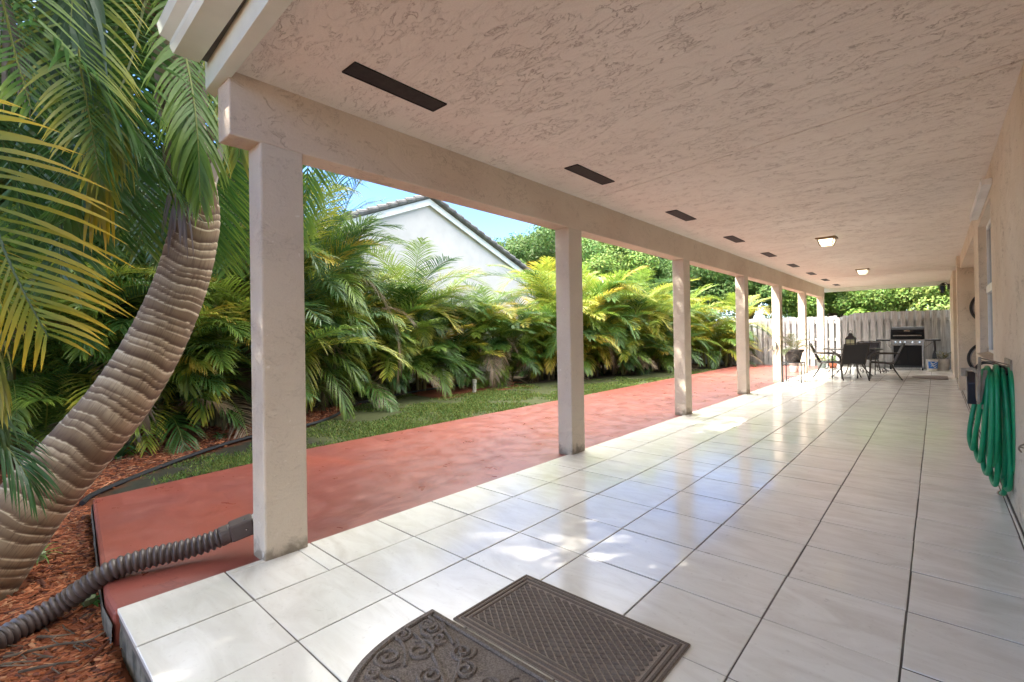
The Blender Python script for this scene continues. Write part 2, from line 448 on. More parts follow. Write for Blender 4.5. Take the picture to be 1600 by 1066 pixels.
# rough unpainted concrete lip under the near edge of the slab
def rough_face(name, pts, ztop, zbot, mat, amp, step=.018):
    P = []
    for (x0, y0), (x1, y1) in zip(pts, pts[1:]):
        n = max(2, int(math.hypot(x1-x0, y1-y0)/step))
        P += [(x0+(x1-x0)*i/n, y0+(y1-y0)*i/n) for i in range(n)]
    P.append(pts[-1]); R = 9; vs = []; fs = []
    for i, (x, y) in enumerate(P):
        lump = math.sin(i*.31)+math.sin(i*.17+2)+.6*math.sin(i*.83)
        for r in range(R):
            t = r/(R-1); o = amp*(.5+.22*lump)*math.sin(math.pi*min(1, t*1.4))*(.6+.8*random.random())+amp*.7*t
            vs.append((x, y-o, ztop+(zbot-ztop)*t+.004*random.uniform(-1,1)*(0 < r)))
    for i in range(len(P)-1):
        for r in range(R-1): fs.append((i*R+r, i*R+r+1, (i+1)*R+r+1, (i+1)*R+r))
    o = MB().add(vs, fs).build(name, mat); o['kind'] = 'structure'; return o
rough_face('slab_footing', [(-2.71,.45),(-2.572,-.722),(-2.56,-.733),(-.62,-.913),(-.40,-.909)], -.06, -.34, 'concrete', .004)

# ---- tiles
b = MB(); g = .0035
ys = [-.89] + [TL*j for j in range(-1, 40)]
xs = [-.405] + [TW*i for i in range(0, 7)] + [XW-.012]
xs[-1] = XW-.009
def tilebox(x0, x1, y0, y1):
    dz = random.uniform(-.0006, .0006); s1 = random.uniform(-.0009, .0009); s2 = random.uniform(-.0009, .0009)
    z = [dz-s1-s2, dz+s1-s2, dz+s1+s2, dz-s1+s2]; e = .0025
    p = [(x0,y0,-.02),(x1,y0,-.02),(x1,y1,-.02),(x0,y1,-.02),
         (x0,y0,z[0]-.0015),(x1,y0,z[1]-.0015),(x1,y1,z[2]-.0015),(x0,y1,z[3]-.0015),
         (x0+e,y0+e,z[0]),(x1-e,y0+e,z[1]),(x1-e,y1-e,z[2]),(x0+e,y1-e,z[3])]
    b.add(p, [(0,1,5,4),(1,2,6,5),(2,3,7,6),(3,0,4,7),(4,5,9,8),(5,6,10,9),(6,7,11,10),(7,4,8,11),(8,9,10,11)])
for j in range(len(ys)-1):
    for i in range(len(xs)-1):
        wob = .0012*math.sin(j*1.7+i)
        gx = .0034; gy = .0031 + .0012*((i*7+j*3) % 3 == 0)
        x0, x1, y0, y1 = xs[i]+gx+wob, xs[i+1]-gx+wob, ys[j]+gy, ys[j+1]-gy
        if i == 0: x0 = xs[0]
        if j == 0: y0 = ys[0]
        if i == 0 and j == 1:      # cut pieces round the first column
            tilebox(x0, -.365, y0, y1-.09); tilebox(-.361, x1, y0, y1-.085); tilebox(x0, x1, y1-.081, y1); continue
        tilebox(x0, x1, y0, y1)
b.build('patio_floor', 'tile')['kind'] = 'structure'
MB().box(-.40, XW+.02, -.885, 17.74, -.06, -.004).build('patio_grout', 'grout')['kind'] = 'structure'
MB().box(-.385, XW, -.87, 17.76, -.34, -.021).build('patio_base', 'concrete')['kind'] = 'structure'
rough_face('patio_footing', [(-.40,-.876),(1.0,-.876),(XW,-.876)], -.022, -.34, 'concrete', .009)

# ================================================================== HOUSE (porch)
house = empty('house', (0,0,0), label='beige stucco house with its covered porch, row of square columns, beam and pinkish stucco ceiling', cat='house')
b = MB()
b.box(XW, XW+.3, -6, 4.595, -.3, ZC+.02)                 # near wall up to the window
b.box(XW, XW+.3, 4.595, 6.24, -.3, .93); b.box(XW, XW+.3, 4.595, 6.24, 2.36, ZC+.02)
b.box(XW, XW+.3, 6.24, 7.05, -.3, ZC+.02)
b.box(XW, XW+.3, 7.05, 11.45, 2.39, ZC+.02)              # header above the recess
b.box(XW-.05, 6, 11.45, 12.0, -.3, 2.39); b.box(XW-.05, XW+.3, 11.45, 12.0, 2.39, ZC-.002)
b.box(XW+.15, XW+.35, 12.0, 14.6, -.3, ZC+.02)
b.box(XW-.05, XW+.3, 14.6, 18.0, -.3, ZC-.002)
b.box(XW+.3, 4.6, 6.7, 7.05, -.3, ZC); b.box(4.4, 4.6, 7.05, 11.45, -.3, ZC)
b.box(XW+.3, 6.0, -6, 18, 2.45, 2.62)
b.build('wall', 'stucco', house)
MB().box(XW+.3, 4.4, 7.05, 11.45, 2.385, 2.44).build('recess_ceiling', 'ceiling', house)
MB().box(XW, 4.4, 7.05, 11.45, -.05, .0).build('recess_floor', 'tile', house)
# ceiling: thick slab, near edge slightly out of square
MB().prism([(XB-.01,-.46),(.38,-.475),(XW+.02,-.62),(XW+.02,18.0),(XB-.01,18.0)], ZC, ZC+.06).build('ceiling', 'ceiling', house)
# control joints of the ceiling
for y0 in (2.42+.6, 8.6, 14.2):
    MB().bar((XB, y0, ZC-.0015), (XW, y0-.62, ZC-.0015), .012, .004).build('ceiling_joint', 'ceiling', house)
b = MB().box(XO, XB, -.42, 17.35, ZB, ZC+.04)
b.build('beam', 'beam', house, bevel=.008)
MB().box(XO, XW+.3, 17.9, 18.06, 2.52, ZC+.1).build('end_fascia', 'trim', house)
for k, y in enumerate([-.27, 2.66, 5.58, 8.55, 11.3, 14.2, 17.1]):
    c = MB().box(XO+.002, XB-.002, y, y+.24, -.05, ZB+.01)
    o = c.build('column', 'column', house, bevel=.012)
# roof over the ceiling
b = MB()
b.add([(XO-.02,-.5,ZC+.1),(6.5,-.5,ZC+.1),(6.5,18.1,ZC+.1),(XO-.02,18.1,ZC+.1),(XO-.02,-.5,ZC+.16),(6.5,-.5,4.6),(6.5,18.1,4.6),(XO-.02,18.1,ZC+.16)],
      [(0,3,2,1),(4,5,6,7),(0,1,5,4),(1,2,6,5),(2,3,7,6),(3,0,4,7)])
b.build('roof', 'roof', house)
# fascia and gutter across the near end
b = MB()
A0, A1 = Vector((-.606,-.46,2.6)), Vector((2.9,-.62,2.6)); B0, B1 = Vector((-.663,-.397,2.6)), Vector((2.9,-.52,2.6))
v = [A0, A1, B1, B0, A0+Vector((0,0,.17)), A1+Vector((0,0,.17)), B1+Vector((0,0,.17)), B0+Vector((0,0,.17))]
b.add(v, [(0,3,2,1),(4,5,6,7),(0,1,5,4),(1,2,6,5),(2,3,7,6),(3,0,4,7)])
b.build('fascia', 'trim', house, bevel=.003)
b = MB()
def gut(t):
    x = -.53+t*3.4; dy = -.06*t
    prof = [(-.50,2.72),(-.618,2.72),(-.632,2.745),(-.632,2.775),(-.672,2.80),(-.684,2.85),(-.672,2.855),(-.672,2.825),(-.50,2.85)]
    return [(x + (-.03 if q < 4 else -.045), y+dy, z) for q, (y, z) in enumerate(prof)]
g0, g1 = gut(0), gut(1); n = len(g0)
b.add(g0+g1, [tuple(range(n)), tuple(range(2*n-1, n-1, -1))]+[(i, i+n, (i+1) % n+n, (i+1) % n) for i in range(n)])
b.build('gutter', 'trim', house)
# soffit vents
for k in range(9):
    y = 2.03*k; x = .06-.004*k; L = .6
    vt = MB().box(x, x+.12, y, y+L, ZC-.005, ZC+.01).build('soffit_vent', 'vent', house, bevel=.001)
    f = MB(); fr = .007
    f.box(x-fr, x, y-fr, y+L+fr, ZC-.008, ZC+.01); f.box(x+.12, x+.12+fr, y-fr, y+L+fr, ZC-.008, ZC+.01)
    f.box(x, x+.12, y-fr, y, ZC-.008, ZC+.01); f.box(x, x+.12, y+L, y+L+fr, ZC-.008, ZC+.01)
    f.build('vent_frame', 'vent', vt)
# window
win = MB()
wx = 2.836
win.box(wx, wx+.05, 4.60, 4.65, .93, 2.36); win.box(wx, wx+.05, 6.19, 6.24, .93, 2.36)
win.box(wx, wx+.05, 4.65, 6.19, .93, .98); win.box(wx, wx+.05, 4.65, 6.19, 2.31, 2.36); win.box(wx-.012, wx+.05, 4.65, 6.19, 1.60, 1.68)
wo_ = win.build('window', 'white', house, bevel=.004)
MB().box(wx+.02, wx+.03, 4.65, 6.19, .98, 2.31).build('pane', 'winglass', wo_)
MB().prism([(2.74,.90),(2.86,.93),(2.86,.955),(2.74,.925)], 4.52, 6.3, axis='y').build('sill', 'stucco', wo_)
# the storm shutter rail above the window
MB().box(2.712, 2.768, 4.32, 6.1, 2.42, 2.47).build('shutter_rail', 'white', house, bevel=.004)
MB().box(2.70, 2.712, 4.32, 6.1, 2.41, 2.48).build('shutter_rail', 'white', house)
# far door frame
MB().box(XW+.11, XW+.15, 12.6, 14.2, -.01, 2.2).build('door', 'trim', house)
# downspout behind the first column
b = MB()
b.box(XO-.075, XO-.005, -.16, -.07, .16, 2.6)
dsp = empty('downspout', (XO-.04,-.11,0), label='white downspout elbow behind the nearest column feeding the brown drain pipe', cat='downspout')
o = b.build('pipe', 'white', dsp, bevel=.006); o.matrix_parent_inverse = Matrix.Translation((-(XO-.04), .11, 0))
o = MB().bar((XO-.04,-.11,.24), (-.64,-.25,.115), .085, .075).build('elbow', 'white', dsp, bevel=.006); o.matrix_parent_inverse = Matrix.Translation((-(XO-.04), .11, 0))

def at(o, loc):   # helper: o was built in world coordinates and its parent sits at loc
    o.matrix_parent_inverse = Matrix.Translation((-loc[0], -loc[1], -loc[2])); return o

# ceiling lights
def ceiling_light():
    r = empty('ceiling_light', (0,0,0), cat='ceiling light')
    f = MB()
    f.box(-.15,.15,-.15,.15,-.022,0); f.box(-.125,.125,-.125,.125,-.035,-.022)
    t, bt, z0, z1 = .118, .088, -.035, -.13
    for sx in (-1,1):
        for sy in (-1,1):
            f.bar((sx*t,sy*t,z0),(sx*bt,sy*bt,z1),.012,.012)
    for a in (-1,1):
        f.bar((-bt,a*bt,z1),(bt,a*bt,z1),.012,.012); f.bar((a*bt,-bt,z1),(a*bt,bt,z1),.012,.012)
    f.build('frame', 'brass', r)
    g = MB(); t -= .006; bt -= .006
    g.add([(-t,-t,z0),(t,-t,z0),(t,t,z0),(-t,t,z0),(-bt,-bt,z1),(bt,-bt,z1),(bt,bt,z1),(-bt,bt,z1)],[(4,7,6,5),(0,1,5,4),(1,2,6,5),(2,3,7,6),(3,0,4,7),(0,3,2,1)])
    g.build('lamp_glass', 'lampglass', r)
    return r
L1 = ceiling_light(); L1.location = (1.16, 7.37, ZC); tag(L1, 'lit square flush ceiling light with tapered glass, the nearer and larger of the two', group='porch ceiling lights')
L1.scale = (.88,.88,.88); L2 = copy_tree(L1); L2.location = (1.13, 12.5, ZC); tag(L2, 'lit square flush ceiling light above the dining set, the farther and smaller of the two', group='porch ceiling lights')
# wall lantern at the far corner
loc = (2.62, 17.55, 2.36)
r = empty('wall_lantern', loc, label='small black lantern mounted at the far end of the house wall under the roof edge', cat='lantern')
b = MB(); b.box(.04,.10,-.05,.05,.0,.16); b.tube([(.08,0,.1),(.02,0,.2),(-.04,0,.2)],.012,6); b.lathe([(.10,.12),(.02,.2),(.0,.21)],(-.06,0,0),6); b.lathe([(.05,-.1),(.055,-.09)],(-.06,0,0),6)
for k in range(6):
    t = k*math.pi/3; b.bar((-.06+.085*math.cos(t),.085*math.sin(t),.12),(-.06+.05*math.cos(t),.05*math.sin(t),-.1),.012,.012)
b.build('frame', 'black', r)
MB().lathe([(.04,-.09),(.072,.11)],(-.06,0,0),6).build('glass', 'tableglass', r)

# ================================================================== FENCE behind the patio
fe = empty('board_fence', (0,18.2,0), label='weathered grey shadowbox board fence closing the far end behind the grill', cat='fence')
b = MB(); x = 2.95; k = 0
while x > -9.0:
    wd = random.uniform(.135,.15); top = 1.79 if x > .45 else (1.79-.16*(.45-x)/.6 if x > -.15 else 1.70)
    top += random.uniform(-.015,.02)
    fr = k % 2 == 0
    y = 18.17 if fr else 18.275
    wd = random.uniform(.122,.134)
    tilt = random.uniform(-.008,.008)
    m = Matrix.Translation((x, y, -.1)) @ Matrix.Rotation(tilt, 4, 'Y')
    c = .03
    p = [(-wd/2,0,0),(wd/2,0,0),(wd/2,.02,0),(-wd/2,.02,0)]
    poly = [(-wd/2,0),(wd/2,0),(wd/2,top+.1-c),(wd/2-c,top+.1),(-wd/2+c,top+.1),(-wd/2,top+.1-c)]
    b.prism(poly, 0, .02, m, 'y')
    x -= random.uniform(.091,.099); k += 1
b.build('boards', 'fence', fe, label=None); at(fe.children[0], (0,18.2,0))
b = MB()
for z in (.25,.9,1.5): b.box(-9.1,3.0,18.20,18.262,z-.045,z+.045)
at(b.build('rails', 'fence', fe), (0,18.2,0))
for x in (-7.5,-5,-2.6,-.2,2.2):
    at(MB().box(x-.045,x+.045,18.30,18.39,-.2,1.72).build('post', 'fence', fe), (0,18.2,0))
# side fence behind the hedge
fs = empty('side_fence', (-8.6,7,0), label='dark wooden boundary fence hidden behind the palm hedge', cat='fence')
b = MB(); y = -8
while y < 18.1:
    b.box(-8.62,-8.60,y,y+.14,-.1,1.75+random.uniform(-.02,.02)); y += .158
at(b.build('boards', 'fence', fs), (-8.6,7,0))
b = MB()
for z in (.3,1.5): b.box(-8.67,-8.62,-8,18,z-.04,z+.04)
at(b.build('rails', 'fence', fs), (-8.6,7,0))

# ================================================================== NEIGHBOUR HOUSES
nh = empty('neighbor_house', (-10,8.4,0), label='pale neighbour house with a tall gable and grey tile roof rising above the palm hedge', cat='house')
ya, za, sl_ = 8.446, 5.72, .41; hw = 6.6
def ln(o): return at(o, (-10,8.4,0))
b = MB().prism([(ya-hw+.3,-.2),(ya+hw-.3,-.2),(ya+hw-.3,za-sl_*(hw-.3)-.14),(ya,za-.14),(ya-hw+.3,za-sl_*(hw-.3)-.14)], -22, -10, axis='x')
ln(b.build('wall', 'housewall', nh))
b = MB()
for s in (-1,1):
    y0, y1 = ya, ya+s*hw
    z0, z1 = za, za-sl_*hw
    p = [(y0,z0-.21),(y1,z1-.21),(y1,z1-.0),(y0,z0-.0)]
    if s < 0: p = p[::-1]
    b.prism(p, -9.93 , -9.86-.012*(s+1), axis='x')
ln(b.build('rake_trim', 'white', nh))
b = MB()
for s in (-1,1):
    # tile slopes: wavy barrel rows as thin slab with ribs
    y0, y1 = ya, ya+s*(hw+.35); z0, z1 = za+.02, za+.02-sl_*(hw+.35)
    p = [(y0,z0),(y1,z1),(y1,z1+.07),(y0,z0+.07)]
    if s < 0: p = p[::-1]
    b.prism(p, -22.2, -9.80, axis='x')
    nr = 21
    for i in range(nr):
        t = (i+.02)/nr; t2 = (i+1.04)/nr
        q0 = (y0+(y1-y0)*t, z0+(z1-z0)*t); q1 = (y0+(y1-y0)*t2, z0+(z1-z0)*t2)
        p = [(q0[0],q0[1]+.05),(q1[0],q1[1]+.06),(q1[0],q1[1]+.135),(q0[0],q0[1]+.075)]
        if s < 0: p = p[::-1]
        b.prism(p, -22.2, -9.76, axis='x')
        # rounded edge tile
        b.tube([(-9.80,q0[0],q0[1]+.07),(-9.80,q1[0],q1[1]+.10)], [.075,.095], 8)
ln(b.build('roof', 'roof', nh))
h2 = empty('distant_house', (-14,22,0), label='far house with a low light grey tile roof just beyond the gabled house', cat='house')
ln2 = lambda o: at(o, (-14,22,0))
ln2(MB().box(-20,-12,17.5,28,-.2,3.0).build('wall', 'housewall', h2))
b = MB().add([(-20.5,17,3.0),(-11.5,17,3.0),(-11.5,28.5,3.0),(-20.5,28.5,3.0),(-16,21,4.9),(-16,24,4.9)],[(0,1,4),(1,2,5,4),(2,3,5),(3,0,4,5),(0,3,2,1)])
for i in range(10):
    z = 3.03+i*.19; f_ = i/10
    b.box(-20.5+4.5*f_, -11.45-4.5*f_, 16.95+4.0*f_, 28.5-4.5*f_, z-.01, z+.05)
ln2(b.build('roof', 'roof_light', h2))
#PART2
# ================================================================== FRONDS
def lerp(a, b, t): return tuple(a[i]+(b[i]-a[i])*t for i in range(3))
GREEN = (.09,.20,.035); DGREEN = (.05,.13,.025); LIME = (.27,.38,.05); YELL = (.55,.48,.06); GOLD = (.58,.37,.05); TAN = (.36,.27,.17); BROWN = (.14,.085,.05); BLUEG = (.06,.13,.055)
def frond(mb, path, nl, L, W, c0, c1, ang=(75,28), vee=.35, droop=.5, segs=3, rr=.009, rcol=(.20,.25,.05), side=None, start=.12, jit=.12, rach=True, rtip=.25):
    """path: rachis points; nl leaflets a side; L peak leaflet length; W width; colour c0 (leaf base) to c1 (leaf tip)"""
    P = spline(path, 14 if len(path) > 3 else 10)
    if rach: mb.tube(P, [rr*(1-(1-rtip)*i/(len(P)-1)) for i in range(len(P))], 4, rcol, cap=False)
    K = len(P)-1
    for i in range(nl):
        t = start+(1-start)*((i+.5)/nl); fk = t*K; k = min(int(fk), K-1); u = fk-k
        p = P[k].lerp(P[k+1], u); T = (P[k+1]-P[k]).normalized()
        S = T.cross(Vector((0,0,1)))
        if side is not None: S = Vector(side) - T*T.dot(Vector(side))
        if S.length < .15: S = T.orthogonal()
        S.normalize(); U = S.cross(T).normalized()
        if side is None and U.z < 0: U = -U
        prof = min(1, .45+1.6*(t-start)/(1-start)) * (1-max(0, (t-.55)/.45)**1.6*.62)
        for sg in (-1, 1):
            a = R_(ang[0]+(ang[1]-ang[0])*t+random.uniform(-6, 6))
            l = L*prof*random.uniform(1-jit, 1+jit)
            d = (T*math.cos(a)+S*sg*math.sin(a)+U*(vee+random.uniform(-.12,.12))).normalized()
            q = p.copy(); vs = []; cs = []
            wv = d.cross(U).normalized()
            wv = (wv*.85 + U*random.uniform(-.5,.5)*.6).normalized()
            cc0 = lerp(c0, (0,0,0), random.uniform(0,.25)); cc1 = c1
            for s_ in range(segs+1):
                f = s_/segs
                ww = W*(.55+.9*f if f < .4 else .95*(1-((f-.4)/.6)**1.8)+.02)*.5
                vs += [q-wv*ww, q+wv*ww]
                cl = lerp(cc0, cc1, f**1.5); cs += [cl, cl]
                d = (d+Vector((0,0,-1))*droop/segs*(.5+f)).normalized()
                q = q+d*(l/segs)
            k0 = len(mb.v)
            mb.v += [tuple(x) for x in vs]; mb.c += cs
            mb.f += [(k0+2*j, k0+2*j+1, k0+2*j+3, k0+2*j+2) for j in range(segs)]
def arch(base, azim, L, rise, fall, n=5, sidew=0):
    """arching rachis from base going out at azim; rise = up angle at start, fall = curvature"""
    p = Vector(base); out = [p.copy()]; el = rise; st = L/n
    for i in range(n):
        el2 = el - fall*(i+.5)/n
        d = Vector((math.cos(azim+sidew*i)*math.cos(el2), math.sin(azim+sidew*i)*math.cos(el2), math.sin(el2)))
        p = p+d*st; out.append(p.copy())
    return out
def tone(y):
    """leaf colours for a frond: y = 0 green .. 1 yellow"""
    r = random.random()
    if r < .04: return TAN, BROWN
    if random.random() < y:
        return random.choice([(LIME, YELL), (LIME, GOLD), (YELL, GOLD), (lerp(GREEN, LIME, .6), YELL), (LIME, LIME), (LIME, YELL)])
    return random.choice([(GREEN, GREEN), (DGREEN, GREEN), (GREEN, LIME), (BLUEG, GREEN), (lerp(GREEN, LIME, .4), LIME)])
def areca(H, yel, nst=8, spread=.55, seed=0, segs=3, nl=46, low=True):
    nst += 3
    random.seed(seed)
    root = empty('areca_palm', (0,0,0), cat='palm')
    st = MB(); fo = MB()
    for s in range(nst):
        a = random.uniform(0, 2*math.pi); rr = random.uniform(.1, spread)
        bx, by = rr*math.cos(a), rr*math.sin(a)
        h = H*random.uniform(.05, .56)**1.0 if s else H*.58
        lean = random.uniform(.1,.3)
        top = Vector((bx+math.cos(a)*lean*h, by+math.sin(a)*lean*h, h))
        pts = spline([(bx,by,-.1),(bx+math.cos(a)*lean*h*.3,by+math.sin(a)*lean*h*.3,h*.5),top], 8)
        st.tube(pts, [.032]*8, 7, lerp((.20,.19,.06), (.16,.13,.09), random.random()))
        nf = random.randint(8, 10)
        for f in range(nf):
            az = a*.3+f*2.4+random.uniform(-.3,.3)
            Lf = random.uniform(.42,.62)*H*.85+.35
            y = yel*(.6+.6*h/H)
            c0, c1 = tone(y)
            if c0 == TAN: rise = R_(10); fall = R_(110)
            else: rise = R_(random.uniform(55, 88)); fall = R_(random.uniform(60, 125))
            pth = arch(top+Vector((0,0,-.08)), az, Lf, rise, fall, 6, random.uniform(-.06,.06))
            frond(fo, pth, nl, (.42 if H > 2.4 else .36), .0165, c0, c1, (66,26), random.uniform(.15,.45), random.uniform(.4,1.0), segs, .009, lerp((.30,.33,.06), c1, .3))
    if low:
        for f in range(34):
            az = random.uniform(0, 2*math.pi); c0, c1 = tone(yel*.45)
            pth = arch((.35*math.cos(az), .35*math.sin(az), random.uniform(.1,1.1)), az, random.uniform(.9,1.3), R_(random.uniform(35,70)), R_(random.uniform(80,130)), 6)
            frond(fo, pth, nl-4, .36, .0165, c0, c1, (66,26), .25, 1.0, segs, .007, (.22,.26,.05))
    fo.build('fronds', 'leaf', root); st.build('stems', 'stem', root, smooth='auto')
    return root
def zmax(o):
    c = [c for c in o.children if c.name.startswith('fronds')][0]; z = np.zeros(len(c.data.vertices)*3, np.float32); c.data.vertices.foreach_get('co', z); return float(np.percentile(z[2::3], 99.3))
protos = [areca(2.6, .3, 8, .55, 11), areca(2.9, .5, 9, .6, 12), areca(2.5, .8, 9, .6, 13), areca(3.2, .35, 8, .5, 14, nl=46), areca(2.6, .2, 8, .6, 15)]
base_h = [zmax(p) for p in protos]
used = [False]*5
GR = 'areca palms of the boundary hedge'
hedge = [ # x, y, height, proto, rot, label
 (-5.7,-1.1,2.5,4,.3,'dark green areca palm at the left edge, behind the leaning trunk base'),
 (-5.5,.15,2.5,0,1.1,'areca palm between the leaning trunk and the nearest column, low fronds over red mulch'),
 (-5.6,1.3,3.2,3,.4,'areca palm directly behind the nearest column'),
 (-5.9,2.25,4.75,3,2.2,'tallest feathery green palm just right of the nearest column, its top against blue sky'),
 (-6.4,3.3,3.1,0,2.9,'green areca palm in front of the left end of the gable wall'),
 (-6.9,4.5,2.9,1,3.7,'yellow tipped areca palm under the left half of the gable'),
 (-7.1,5.7,2.85,1,.9,'areca palm with golden brown top frond under the gable peak'),
 (-7.0,6.9,2.4,0,4.4,'bushy areca palm in the middle of the first gap between columns'),
 (-6.5,8.1,2.0,4,5.2,'lower bluish green areca palm left of the second column'),
 (-5.9,9.9,2.35,2,1.9,'yellow areca palm just right of the second column'),
 (-5.9,10.9,3.2,2,2.6,'tall pale yellow areca palm between the second and third columns'),
 (-5.5,12.2,2.9,1,3.3,'yellow green areca palm just left of the third column'),
 (-5.3,13.5,2.8,2,4.1,'areca palm filling the gap right of the third column'),
 (-4.9,14.7,2.8,1,.2,'areca palm just left of the fourth column by the far lawn end'),
 (-3.7,16.7,2.5,2,5.0,'last yellow areca palm of the hedge, drooping beside the board fence'),
]
for (x, y, h, k, rz, lab) in hedge:
    o = protos[k] if not used[k] else copy_tree(protos[k]); used[k] = True
    s = (h+.1)/base_h[k]
    o.location = (x, y, gz(x, y)); o.rotation_euler = (0, 0, rz); o.scale = ((min(max(s, .95 if h > 2.46 else .74), 1.2)*(.85 if h > 3.5 else 1)),)*2+(s,)
    tag(o, lab, 'palm', GR)
for (x, y, h, k, rz, lab) in [
 (-7.4,-.6,3.4,4,2.2,'dark areca palm deep in the shade behind the leaning trunk'),
 (-7.6,1.2,3.3,4,3.9,'dark areca palm in the second row left of the nearest column'),
 (-7.4,3.0,3.4,3,5.1,'shaded palm in the second row near the left end of the gable wall'),
 (-6.6,11.6,3.5,1,1.4,'arching areca palm standing above the hedge right of the second column'),
 (-6.3,16.8,3.2,0,.7,'green areca palm at the back of the hedge near the board fence')]:
    o = copy_tree(protos[k]); s = h/base_h[k]; o.location = (x, y, gz(x, y)); o.rotation_euler = (0,0,rz); o.scale = (s,s,s)
    tag(o, lab, 'palm', 'areca palms behind the hedge')

# ================================================================== LEANING PALM
random.seed(5)
lp = empty('leaning_palm', (-1.56,-1.38,-.15), label='big leaning palm with thick ringed brown trunk curving up beside the patio corner', cat='palm')
tp = [(-1.56,-1.50,-.35),(-1.54,-1.32,-.06),(-1.495,-1.134,.253),(-1.437,-.95,.516),(-1.35,-.74,.84),(-1.306,-.57,1.188),(-1.298,-.433,1.562),(-1.29,-.36,1.864),(-1.319,-.321,2.09),(-1.398,-.327,2.456),(-1.499,-.354,2.922),(-1.602,-.382,3.402),(-1.688,-.396,3.941)]
rad = [.215,.192,.178,.170,.163,.155,.146,.138,.130,.120,.108,.10,.095]
NS, NA = 620, 56
P = spline(tp, NS); vs = []; ph = []; uvs = []; tones = []
up = None; acc = 0
sp = .078
for i, p in enumerate(P):
    d = (P[min(i+1, NS-1)]-P[max(i-1, 0)]).normalized()
    if up is None: up = d.orthogonal().normalized()
    up = (up-d*up.dot(d)).normalized(); q = d.cross(up)
    if i: acc += (p-P[i-1]).length
    t = i/(NS-1)*(len(rad)-1); k = min(int(t), len(rad)-2); r0 = rad[k]+(rad[k+1]-rad[k])*(t-k)
    spp = .070-.012*min(1, acc/2.4)+.006*math.sin(acc*7)*0
    for a in range(NA):
        th = 2*math.pi*a/NA
        wob = .020*math.sin(th*2+acc*1.3)+.0035*math.sin(th*5+acc*9)+.0010*math.sin(th*9+acc*31)+.010*math.sin(th*3-acc*3.1)
        rid = (acc+wob)/spp; rid += .22*math.sin(rid*1.9)+.12*math.sin(rid*.77+1); f = rid % 1.0; tones.append((math.floor(rid)*.6180339) % 1.0)
        bump = .0036*(f**1.5) if f < .93 else .0036*(1-(f-.93)/.07)
        r = r0+bump+.004*math.sin(th*3+acc*3)
        vs.append(p+(up*math.cos(th)+q*math.sin(th))*r); ph.append(f); uvs.append((a/NA, acc))
fs = [(i*NA+a, i*NA+(a+1) % NA, (i+1)*NA+(a+1) % NA, (i+1)*NA+a) for i in range(NS-1) for a in range(NA)]
me = bpy.data.meshes.new('trunk'); me.from_pydata([tuple(v) for v in vs], [], fs)
at_ = me.attributes.new('phase', 'FLOAT', 'POINT'); at_.data.foreach_set('value', ph)
a2_ = me.attributes.new('ringtone', 'FLOAT', 'POINT'); a2_.data.foreach_set('value', tones)
ul = me.uv_layers.new(name='UVMap'); lv = np.zeros(len(me.loops), np.int32); me.loops.foreach_get('vertex_index', lv)
ua = np.array(uvs)[lv]
nf4 = ua.reshape(-1, 4, 2); wrap = (nf4[:, :, 0].max(1)-nf4[:, :, 0].min(1)) > .5
for j in np.where(wrap)[0]: nf4[j, :, 0][nf4[j, :, 0] < .5] += 1
ul.data.foreach_set('uv', nf4.ravel().astype(np.float32))
me.materials.append(M['trunk']); me.polygons.foreach_set('use_smooth', [True]*len(me.polygons))
to = bpy.data.objects.new('trunk', me); COL.objects.link(to); to.parent = lp; at(to, lp.location)
# old leaf bases and fibre round the upper trunk
b = MB()
for i in range(20):
    t = .68+.32*i/19; k = int(t*(NS-1)); p = P[k]; th = i*2.4
    d = Vector((math.cos(th), math.sin(th), 0)); s_ = d.cross(Vector((0,0,1)))
    w_ = .10
    z0 = p+d*.10-Vector((0,0,.06)); z1 = p+d*.15+Vector((0,0,.10)); z2 = p+d*.17+Vector((0,0,.22))
    c = random.choice([TAN, (.42,.34,.24), (.25,.17,.10), (.38,.33,.26)])
    V = []
    for q, ww, tk in ((z0, w_, .02), (z1, w_*.6, .02), (z2, w_*.25, .012)):
        V += [q-s_*ww, q+d*tk*1.6, q+s_*ww, q-d*tk]
    b.add(V, [(0,1,5,4),(1,2,6,5),(2,3,7,6),(3,0,4,7),(4,5,9,8),(5,6,10,9),(6,7,11,10),(7,4,8,11),(8,9,10,11)], c)
at(b.build('leaf_bases', 'stem', lp, smooth='auto'), lp.location)
CR = Vector((-1.68,-.395,3.85))
b = MB()
def near(path, nl, L, W, c0, c1, **k): frond(b, path, int(nl*1.5), L, W*.70, c0, c1, segs=5, **k)
dg, mg, lg = DGREEN, (.075,.19,.035), (.13,.25,.05)
near([CR,(-1.62,-.9,3.75),(-1.45,-1.22,3.25),(-1.18,-.94,2.83),(-1.10,-.80,2.60),(-1.01,-.65,2.34),(-.92,-.52,2.08)], 44, .62, .036, dg, mg, ang=(70,35), vee=.1, droop=.45, rcol=(.12,.16,.04), rr=.014)
near([CR,(-1.5,-.55,3.5),(-1.33,-.66,2.98),(-1.22,-.80,2.5),(-1.20,-.9,2.15),(-1.25,-.98,1.9)], 42, .55, .030, mg, lg, ang=(75,40), vee=.1, droop=.5, rcol=(.16,.2,.05), rr=.012)
near([CR,(-1.45,-.40,3.6),(-1.2,-.42,3.15),(-1.0,-.42,2.75),(-.90,-.42,2.4),(-.88,-.42,2.05)], 34, .46, .028, lg, LIME, ang=(60,22), vee=.0, droop=1.3, rcol=(.3,.33,.08), rr=.011)
near([CR,(-1.5,-.2,3.7),(-1.2,-.15,3.3),(-1.02,-.15,2.8),(-.95,-.18,2.4)], 30, .44, .028, mg, YELL, ang=(60,25), vee=.0, droop=1.2, rcol=(.3,.3,.08), rr=.011)
